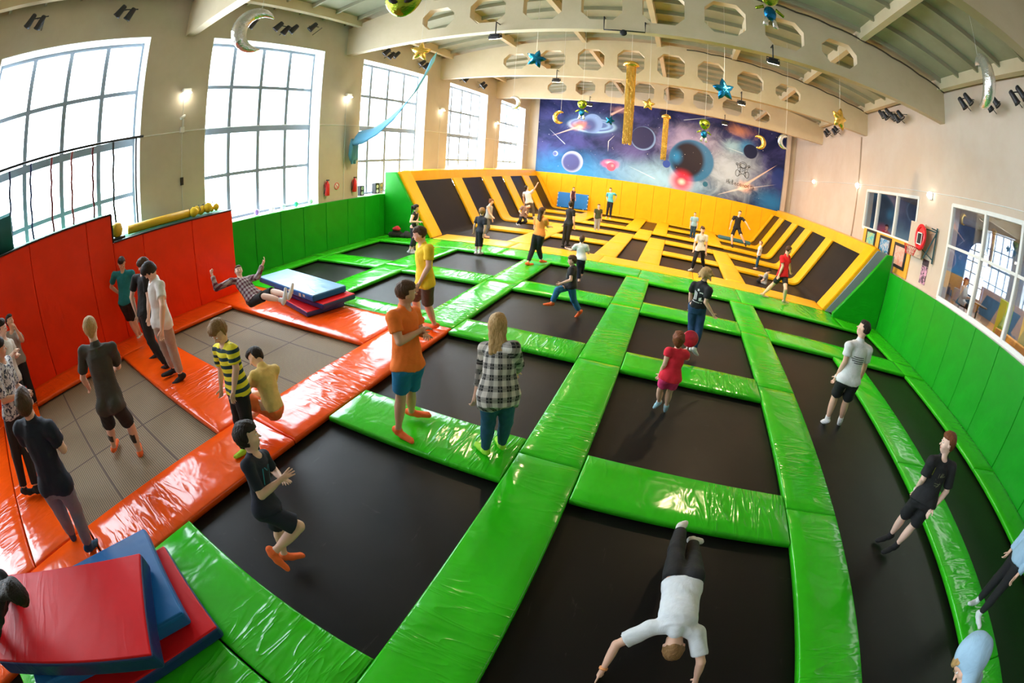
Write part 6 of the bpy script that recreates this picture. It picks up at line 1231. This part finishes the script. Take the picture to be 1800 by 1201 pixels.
# ================================================================== cafe behind the glass
FZ = 1.5
cf = simple('cafe_wall_blue', (.08, .2, .36), .6, scale=3, var=.3)
struct(box('floor', XR + .35, 15, 0, 20, FZ - .1, FZ, simple('orange_brown_floor', (.42, .22, .1), .4, scale=25, var=.25))); struct(box('ceiling', XR + .35, 15, 0, 20, 5.0, 5.1, M['slab']))
struct(box('wall_cafe', 14.9, 15.1, 0, 20, FZ, 5.0, cf)); struct(box('wall_cafe', XR + .35, 15, -.2, 0, FZ, 5.0, cf)); struct(box('wall_cafe', XR + .35, 15, 20, 20.2, FZ, 5.0, cf))
l = area('cafe_fill_light', (11.5, 9, 4.9), (0, 0, 0), 3, 12, 420, (1, .9, .75))  # added fill light that brightens the cafe, no fixture belongs to it
def arch(y):
    lp = [(-.9, 0), (.9, 0), (.9, 1.5)] + [(.9 * math.cos(a), 1.5 + .9 * math.sin(a)) for a in [PI * i / 12 for i in range(1, 12)]] + [(-.9, 1.5)]
    t = empty('arched_window', (14.88, y, FZ + .5), label='bright arched window with white glazing bars at the back of the cafe, %s' % ('near one' if y < 12 else 'far one'), cat='window', group='arched cafe windows')
    o = prism('lit_pane', [lp], .02, emis('daylight_pane', (.8, .9, 1), 2.2)); o.parent = t; o.matrix_local = frame_m((0, 0, 0), (0, 1, 0), (0, 0, 1))
    bm = bmesh.new()
    for x in (-.9, -.3, .3, .9): add_box(bm, -.08, -.02, x - .03, x + .03, 0, 1.5 if abs(x) > .5 else 2.3)
    for z in (0, .5, 1.0, 1.5, 2.0): add_box(bm, -.08, -.02, -.9 if z < 1.6 else -.75, .9 if z < 1.6 else .75, z - .025, z + .025)
    link('glazing_bars', bm_me(bm), M['steelwin'], t)
arch(8.4); arch(16.4)
box('raised_floor', 8.8, 10.0, 16.2, 18.2, FZ, FZ + .27, M['black'], label='dark raised floor behind the far cafe window', cat='platform')
def slab(nm, x0, x1, y0, y1, z0, z1, c, lab, cat): return box(nm, x0, x1, y0, y1, z0, z1, simple(nm + '_paint', c, .5), label=lab, cat=cat, bev=.02)
slab('low_partition', 10.8, 11.0, 3.0, 8.8, FZ, FZ + 1.3, (.62, .6, .22), 'yellow green low partition inside the cafe', 'partition')
slab('padded_roll', 10.3, 10.7, 2.8, 9.6, FZ, FZ + .4, (.8, .35, .06), 'long orange padded kerb inside the cafe', 'kerb'); slab('green_panel', 10.75, 11.2, 9.7, 10.1, FZ, FZ + 1.2, (.25, .5, .05), 'lime green upright panel inside the cafe', 'panel')
def table(x, y):
    t = empty('cafe_table', (x, y, FZ), label='small dark cafe table beside the sitting woman', cat='table'); lathe('table_top', [(.35, .72), (.36, .74), (.35, .76)], simple('dark_wood', (.08, .04, .02), .4), t); tube('table_leg', [(0, 0, .03), (0, 0, .72)], .03, M['black_frame'], t); lathe('base', [(.22, 0), (.22, .03)], M['black_frame'], t)
table(9.5, 9.95)
t = empty('cafe_chair', (9.4, 10.85, FZ), label='blue shell chair inside the cafe window', cat='chair'); bm = bmesh.new(); add_box(bm, -.22, .22, -.22, .22, .44, .48, .015); link('seat', bm_me(bm), simple('blue_shell', (.02, .25, .45), .4), t); bm = bmesh.new(); add_box(bm, -.22, .22, .2, .24, .48, .85, .015); link('backrest', bm_me(bm), simple('blue_shell2', (.02, .25, .45), .4), t)
for sx in (-1, 1):
    for sy in (-1, 1): tube('leg', [(sx * .2, sy * .2, 0), (sx * .16, sy * .16, .45)], .014, simple('pale_wood', (.6, .45, .3), .5), t)
OVR = {}
def pattern_mat(name, kind, cols, pitch):
    t = NT(name); x, y, z = t.sep(t.coord())
    def band(v, p, w, off=0.0):
        f = t.math('FRACT', t.math('ADD', t.math('DIVIDE', v, p), off)); return t.math('LESS_THAN', f, w)
    if kind == 'stripe':
        c = t.mix(band(z, pitch, .45), cols[0], cols[1])
    else:
        a = t.math('ARCTAN2', y, x); a = t.math('MULTIPLY', a, .17)
        bx, bz = band(a, pitch, .5), band(z, pitch, .5); s = t.math('MULTIPLY', t.math('ADD', bx, bz), .5)
        c = t.mix(s, cols[0], cols[1]); li = t.math('MAXIMUM', band(a, pitch, .08, .3), band(z, pitch, .08, .3)); c = t.mix(t.math('MULTIPLY', li, .7), c, cols[2])
    n = t.noise(t.coord(), 7, 3, .6, .8); t.bump(n, .45, .02); t.bc(c); t.p(Roughness=.85); return t.m
M['yel_stripes'] = pattern_mat('yellow_navy_stripes', 'stripe', [(.85, .75, .03), (.01, .045, .06)], .082)
M['plaid_bw'] = pattern_mat('black_white_plaid_flannel', 'plaid', [(.012, .012, .012), (.62, .58, .52), (.2, .19, .17)], .1)
M['plaid_red'] = pattern_mat('red_grey_plaid_flannel', 'plaid', [(.13, .012, .03), (.45, .4, .42), (.02, .03, .06)], .085)
def speck(name, a, b, sc=14):
    t = NT(name); n = t.noise(t.coord(), sc, 3, .6, 1.0); t.bc(t.mix(t.ss(n, .5, .56), a, b)); t.p(Roughness=.85); return t.m
M['floral'] = speck('dark_print_on_white', (.6, .6, .62), (.03, .04, .08), 22)
WHITE = (.78, .78, .78); BLACK = (.012, .012, .014); NAVY = (.01, .014, .03); ORG = (.95, .16, .03)
white_ink = simple('white_print_ink', (.75, .75, .75), .6, var=.02); black_ink = simple('black_print_ink', (.02, .02, .02), .6)
yel_ink = simple('yellow_print_ink', (.6, .6, .05), .6); blue_ink = simple('teal_piping', (.02, .3, .42), .5)

q = person('grey_tee', 'man seen from behind in long dark olive tee, walking on the woven web bed', 0, 'blond', 'short', (.052, .048, .038), BLACK, (ORG, .04), hem=-.27, leg=.8, loose=.02, sleeve=.75, tat=True, look=160)
q = person('teal', 'man in teal t-shirt leaning against the orange wall with hands behind him', 1, 'dark', 'crop', (.01, .2, .23), BLACK, (WHITE, .1), leg=.95, look=-20, nod=.35, loose=.02)
q = person('black_tee', 'man in black t-shirt and black leggings beside the one in white', 2, 'brown', 'short', BLACK, BLACK, (BLACK, .15), leg=1.95, tight=0, botname='trousers', look=250, nod=.5)
q = person('white_left', 'young man in white t-shirt and beige trousers looking down at the web bed', 0, 'dark', 'short', (.74, .73, .7), (.42, .35, .3), (BLACK, .12), leg=1.85, hem=-.16, loose=.022, botname='trousers', look=262, nod=.55)
q = person('plaid_man', 'man in red plaid shirt falling backwards in mid air with arms up', 2, 'brown', 'crop', M['plaid_red'], BLACK, (WHITE, .2), leg=.95, sleeve=1.85, look=-20, topname='plaid_shirt', hands=('relax', 'fist'), loose=.02)
q = person('stripe_boy', 'boy in yellow and dark green striped t-shirt standing on the orange strip', 0, 'sandy', 'mid', M['yel_stripes'], BLACK, ((.5, .8, .05), .05), leg=1.9, look=282, nod=.3, botname='trousers', loose=.02, sleeve=.7)
q = person('seated_yellow', 'boy in pale yellow t-shirt seated with his back to the camera', 0, 'dark', 'mid', (.82, .6, .22), (.95, .2, .04), None, hem=.0, leg=1.0, look=215, nod=.1, loose=.02)
q = person('navy_boy', 'dark haired boy in navy sports kit running with spread fingers', 0, 'dark', 'mid', NAVY, NAVY, (ORG, .06), leg=.85, tight=1, look=55, hands=('spread', 'spread'), sleeve=.8)
decal(q, 'top', 'piping', quad(.07, .05, .01, .16, 1), blue_ink); decal(q, 'top', 'piping', quad(-.07, .05, .01, .16, 1), blue_ink)
decal(q, 'top', 'piping', [[(-.05, .13), (-.04, .135), (0, .095), (0, .085)], [(.05, .13), (.04, .135), (0, .095), (0, .085)]], blue_ink)
q = person('orange_tee', 'man in orange t-shirt and blue shorts with folded arms', 1, 'brown', 'crop', (.98, .2, .02), (.01, .2, .42), (ORG, .05), leg=.7, look=48, cross=True, hem=-.1, loose=.022)
q = person('yellow_tee', 'man in yellow t-shirt and brown cargo shorts looking left', 0, 'brown', 'crop', (.93, .62, .02), (.1, .075, .055), (ORG, .03), leg=.9, look=215, hem=-.14, loose=.022)
q = person('plaid_girl', 'blond woman from behind in loose black and white plaid shirt and jeans', 0, 'blond', 'long', M['plaid_bw'], (.015, .09, .17), ((.4, .85, .05), .05), fem=1, leg=1.95, look=106, hem=-.3, sleeve=1.6, loose=.045, topname='plaid_shirt', botname='jeans', tight=0)
q = person('run_boy', 'boy in black t-shirt and blue jeans running to the left', 0, 'brown', 'short', BLACK, (.02, .16, .36), (ORG, .1), leg=1.85, look=200, botname='jeans', hem=-.14)
decal(q, 'top', 'shirt_print', quad(0, .0, .12, .12, 3), simple('grey_print', (.3, .32, .36), .6, var=.6, scale=30))
q = person('white_boy', 'boy in white t-shirt and dark trousers seen from behind', 0, 'brown', 'short', WHITE, (.012, .016, .03), None, leg=1.85, botname='trousers')
q = person('blonde', 'woman with flying blond hair, black t-shirt with white print and jeans', 0, 'blond', 'wild', BLACK, (.012, .05, .13), (WHITE, .05), fem=1, leg=1.95, look=55, nod=.4, botname='jeans', hem=.02, loose=.0)
star = [(.0 + (.035 if i % 2 == 0 else .015) * math.sin(PI * i / 5), .16 + (.035 if i % 2 == 0 else .015) * math.cos(PI * i / 5)) for i in range(10)]
decal(q, 'top', 'shirt_print', [star] + sum([quad(-.075 + .03 * i, .02, .016, .2 - .02 * (i % 3), 1) for i in range(3)], []) + quad(.07, .03, .07, .2, 2) + quad(0, -.11, .2, .012, 4), white_ink, back=True)
q = person('red_girl', 'little girl in red top and pink shorts hopping with a red round paddle', 0, 'red', 'bun', (.85, .02, .05), (.8, .04, .2), ((.4, .65, .75), .12), fem=1, leg=.5, look=90, hem=-.12, sleeve=.35, botname='shorts', hands=('relax', 'fist'))
RG = q
q = person('white_right', 'man in white t-shirt with black lines on the back and black shorts', 0, 'dark', 'crop', WHITE, BLACK, (WHITE, .2), leg=.8, look=142, nod=-.15, hem=-.1, loose=.02)
decal(q, 'top', 'shirt_print', quad(.0, .1, .2, .012) + quad(-.01, .07, .24, .012) + quad(.0, .04, .22, .012) + quad(.02, .01, .18, .012), black_ink, back=True); ring(q, 'WL', 'EL', .06, .036, M['paper'])
q = person('black_boy', 'boy in black shirt and black shorts with thin yellow lines leaning in the air', 2, 'red', 'short', BLACK, BLACK, (BLACK, .2), leg=.85, look=160, hem=-.08, loose=.02, sleeve=.8)
rsq = random.Random(3)
decal(q, 'top', 'shirt_print', [[(x, z), (x + dx, z + dz), (x + dx + .003, z + dz - .003), (x + .003, z - .003)] for (x, z, dx, dz) in [(rsq.uniform(-.08, .05), rsq.uniform(-.03, .1), rsq.uniform(-.05, .06), rsq.uniform(-.05, .06)) for _ in range(16)]], simple('grey_yellow_print', (.35, .38, .2), .6))
decal(q, 'top', 'piping', quad(-.13, .13, .006, .1, 1), yel_ink); decal(q, 'bot', 'piping', quad(-.1, -.32, .006, .16, 1), yel_ink); ring(q, 'WR', 'ER', .12, .034, M['paper'])
q = person('handstand', 'boy in white t-shirt and black trousers diving onto his hands in the foreground', 0, 'sandy', 'short', (.72, .76, .8), BLACK, ((.75, .73, .7), .1), leg=1.85, look='body', nod=.25, hem=-.02, loose=.02, botname='trousers', hands=('flat', 'flat'), sleeve=.75)
ring(q, 'WR', 'ER', .08, .032, simple('orange_band', (.95, .4, .15), .5))
q = person('navy_man', 'man in navy polo shirt and grey trousers standing with folded arms', 0, 'brown', 'crop', NAVY, (.22, .2, .22), ((.02, .08, .16), .1), leg=1.9, look=165, cross=True, hem=-.1, botname='trousers', topname='polo_shirt', loose=.02)
q = person('left_white', 'young man in loose white shirt at the left edge of the photo', 2, 'dark', 'short', (.62, .58, .5), BLACK, (BLACK, .1), leg=1.9, look=65, cross=True, hem=-.1, loose=.02, botname='trousers')
q = person('left_girl', 'woman in grey top with a hand at her chin by the orange wall', 1, 'dark', 'short', (.3, .27, .24), BLACK, (BLACK, .1), fem=1, leg=1.9, look=40, hem=-.12, botname='trousers')
q = person('left_pattern', 'dark haired person in dark patterned shirt at the left edge, black trousers', 1, 'dark', 'short', M['floral'], BLACK, (BLACK, .1), leg=1.9, look=80, hem=-.1, sleeve=.9, botname='trousers')
q = person('tank_woman', 'woman in black tank top with a grey jacket tied round her waist', 0, 'dark', 'pony', BLACK, (.02, .025, .035), ((.6, .6, .62), .2), fem=1, leg=1.6, tight=1, look=34, sleeve=0, hem=.05, topname='tank_top', botname='leggings')
q = person('black_girl', 'girl in black t-shirt and leggings with white socks, jumping', 0, 'sandy', 'mid', (.015, .018, .03), BLACK, ((.75, .75, .78), .38), fem=1, leg=1.45, look=105, hem=-.12, botname='leggings', tight=0)
q = person('grey_tank', 'woman with hair bun and grey tank top bouncing on the ramp side', 0, 'red', 'bun', (.42, .44, .46), (.14, .15, .17), None, fem=1, leg=1.8, look=20, sleeve=0, topname='tank_top', botname='trousers')
q = person('orange_girl', 'long haired woman in orange t-shirt and black trousers walking', 0, 'brown', 'long', (.98, .33, .06), BLACK, (ORG, .05), fem=1, leg=1.85, look=48, botname='trousers', hem=-.05)
q = person('black_woman', 'woman in black top and leggings jumping in the yellow court', 0, 'dark', 'bun', BLACK, BLACK, (BLACK, .1), fem=1, leg=1.95, look=110, tight=1, hem=-.12, botname='leggings')
q = person('green_boy', 'small boy in dark green t-shirt and grey trousers', 0, 'brown', 'crop', (.05, .07, .03), (.4, .4, .4), None, leg=1.85, look=-50, botname='trousers')
q = person('blue_woman', 'woman in light blue t-shirt with hands on hips before the end wall', 0, 'brown', 'short', (.1, .5, .66), BLACK, None, fem=1, leg=1.9, look=-100, botname='trousers', hem=-.06)
q = person('mat_man', 'man in dark purple shirt standing before the blue mat on the end wall', 0, 'brown', 'crop', (.06, .02, .06), BLACK, None, leg=1.9, botname='trousers', sleeve=0)
q = person('raised_arm', 'person in white t-shirt and grey trousers with one arm stretched out', 0, 'dark', 'short', (.75, .75, .77), (.13, .13, .14), (WHITE, .1), leg=1.9, botname='trousers', look=60)
q = person('crouch', 'person crouching on the yellow strip behind the one with the raised arm', 0, 'brown', 'short', (.3, .2, .18), BLACK, (WHITE, .1), leg=1.9, botname='trousers')
q = person('lblue_man', 'man in light blue t-shirt near the end wall', 0, 'brown', 'crop', (.25, .46, .58), (.02, .06, .1), None, leg=1.9, botname='jeans')
q = person('love_girl', 'girl in white t-shirt with dark letters and black trousers', 0, 'brown', 'bun', (.78, .78, .8), BLACK, (WHITE, .05), fem=1, leg=1.95, tight=1, look=-72, botname='trousers')
decal(q, 'top', 'shirt_print', quad(-.1, .04, .012, .08, 1) + quad(-.085, .005, .035, .012, 1) + quad(-.055, .04, .01, .08, 1) + quad(-.025, .04, .01, .08, 1) + quad(-.04, .075, .03, .012, 1) + quad(-.04, .005, .03, .012, 1)
      + [[(-.01, .08), (.002, .08), (.024, 0), (.014, 0)], [(.036, .08), (.048, .08), (.024, 0), (.014, 0)]] + quad(.065, .04, .012, .08, 1) + quad(.083, .075, .03, .012, 1) + quad(.08, .04, .025, .012, 1) + quad(.083, .005, .03, .012, 1), simple('navy_print', (.03, .05, .15), .6))
q = person('jump_black', 'man in black t-shirt and black shorts jumping with arms out', 0, 'dark', 'crop', BLACK, BLACK, (BLACK, .15), leg=.85, look=-75, hem=-.1)
q = person('white_girl_r', 'child in white top and blue jeans on the right side of the yellow court', 0, 'sandy', 'short', (.78, .8, .82), (.02, .09, .18), None, fem=1, leg=1.9, look=170, botname='jeans')
q = person('crouch_boy', 'boy in grey t-shirt crouching by the right ramp', 0, 'dark', 'short', (.45, .46, .48), BLACK, None, leg=1.9, look=0, botname='trousers')
q = person('red_man', 'man in red t-shirt and black shorts striding along the green border', 0, 'brown', 'crop', (.85, .01, .02), BLACK, None, leg=.6, look=20, hem=-.1, loose=.02)
q = person('hoodie_right', 'person in light blue top, black leggings and white socks at the right edge', 0, 'blond', 'short', (.35, .55, .72), BLACK, ((.7, .75, .8), .15), fem=1, leg=1.9, sleeve=1.8, topname='hoodie', botname='leggings', hem=-.05)
q = person('hood_near', 'person in light blue hooded top at the bottom right corner', 0, 'blond', 'short', (.35, .55, .72), BLACK, (WHITE, .15), fem=1, leg=1.9, sleeve=1.85, topname='hoodie', botname='leggings', hoodie=True, look=125, nod=.5)
q = person('dark_near', 'dark haired person in black at the bottom left corner beside the mats', 1, 'dark', 'long', BLACK, BLACK, (BLACK, .15), fem=1, leg=1.9, sleeve=1.85, topname='sweater', nod=.5, botname='trousers')
q = person('cafe_man', 'person in dark red shirt behind the far cafe window', 1, 'dark', 'short', (.3, .03, .03), BLACK, (BLACK, .1), leg=1.9, botname='trousers', look=200, nod=.3)
q = person('cafe_woman', 'woman in pale top with dark pink headscarf sitting in the cafe window', 1, 'dark', 'long', (.6, .6, .6), BLACK, (BLACK, .1), fem=1, leg=1.9, sleeve=1.7, botname='trousers', look=-70)
_hc = [c for c in q['ob'].children if c.name.startswith('hair')][0]; _hc.data.materials[0] = cloth('dark_pink_scarf', (.2, .04, .08)); _hc.name = 'headscarf'
bag((-9.65, 13.05, 0), 1.0, BLACK_M if False else simple('black_fabric', (.015, .015, .017), .85), 'black clothes bag in the corner by the left ramp'); bag((-9.2, 13.1, 0), .8, simple('dark_grey_fabric', (.03, .03, .035), .85), 'dark grey bag next to the black one by the left ramp')
bag((-9.55, 12.98, .27), .55, simple('red_fabric', (.6, .02, .04), .8), 'red cloth lying on the black bag by the left ramp')
# red paddle held by the little girl
_w = RG['J']['WR'] + nrm(RG['J']['WR'] - RG['J']['ER']) * .06
t = empty('round_paddle', tuple(_w), label='red round paddle held by the little girl', cat='paddle'); lathe('paddle_disc', [(.0, -.012), (.11, -.012), (.118, 0), (.11, .012), (.0, .012)], simple('red_plastic', (.6, .02, .05), .3, var=.5, scale=20), t, loc=(0.03, 0, .17), rot=(math.radians(80), 0, .2)); tube('handle', [(0, 0, -.04), (.02, 0, .07)], .012, M['white_paint'], t)
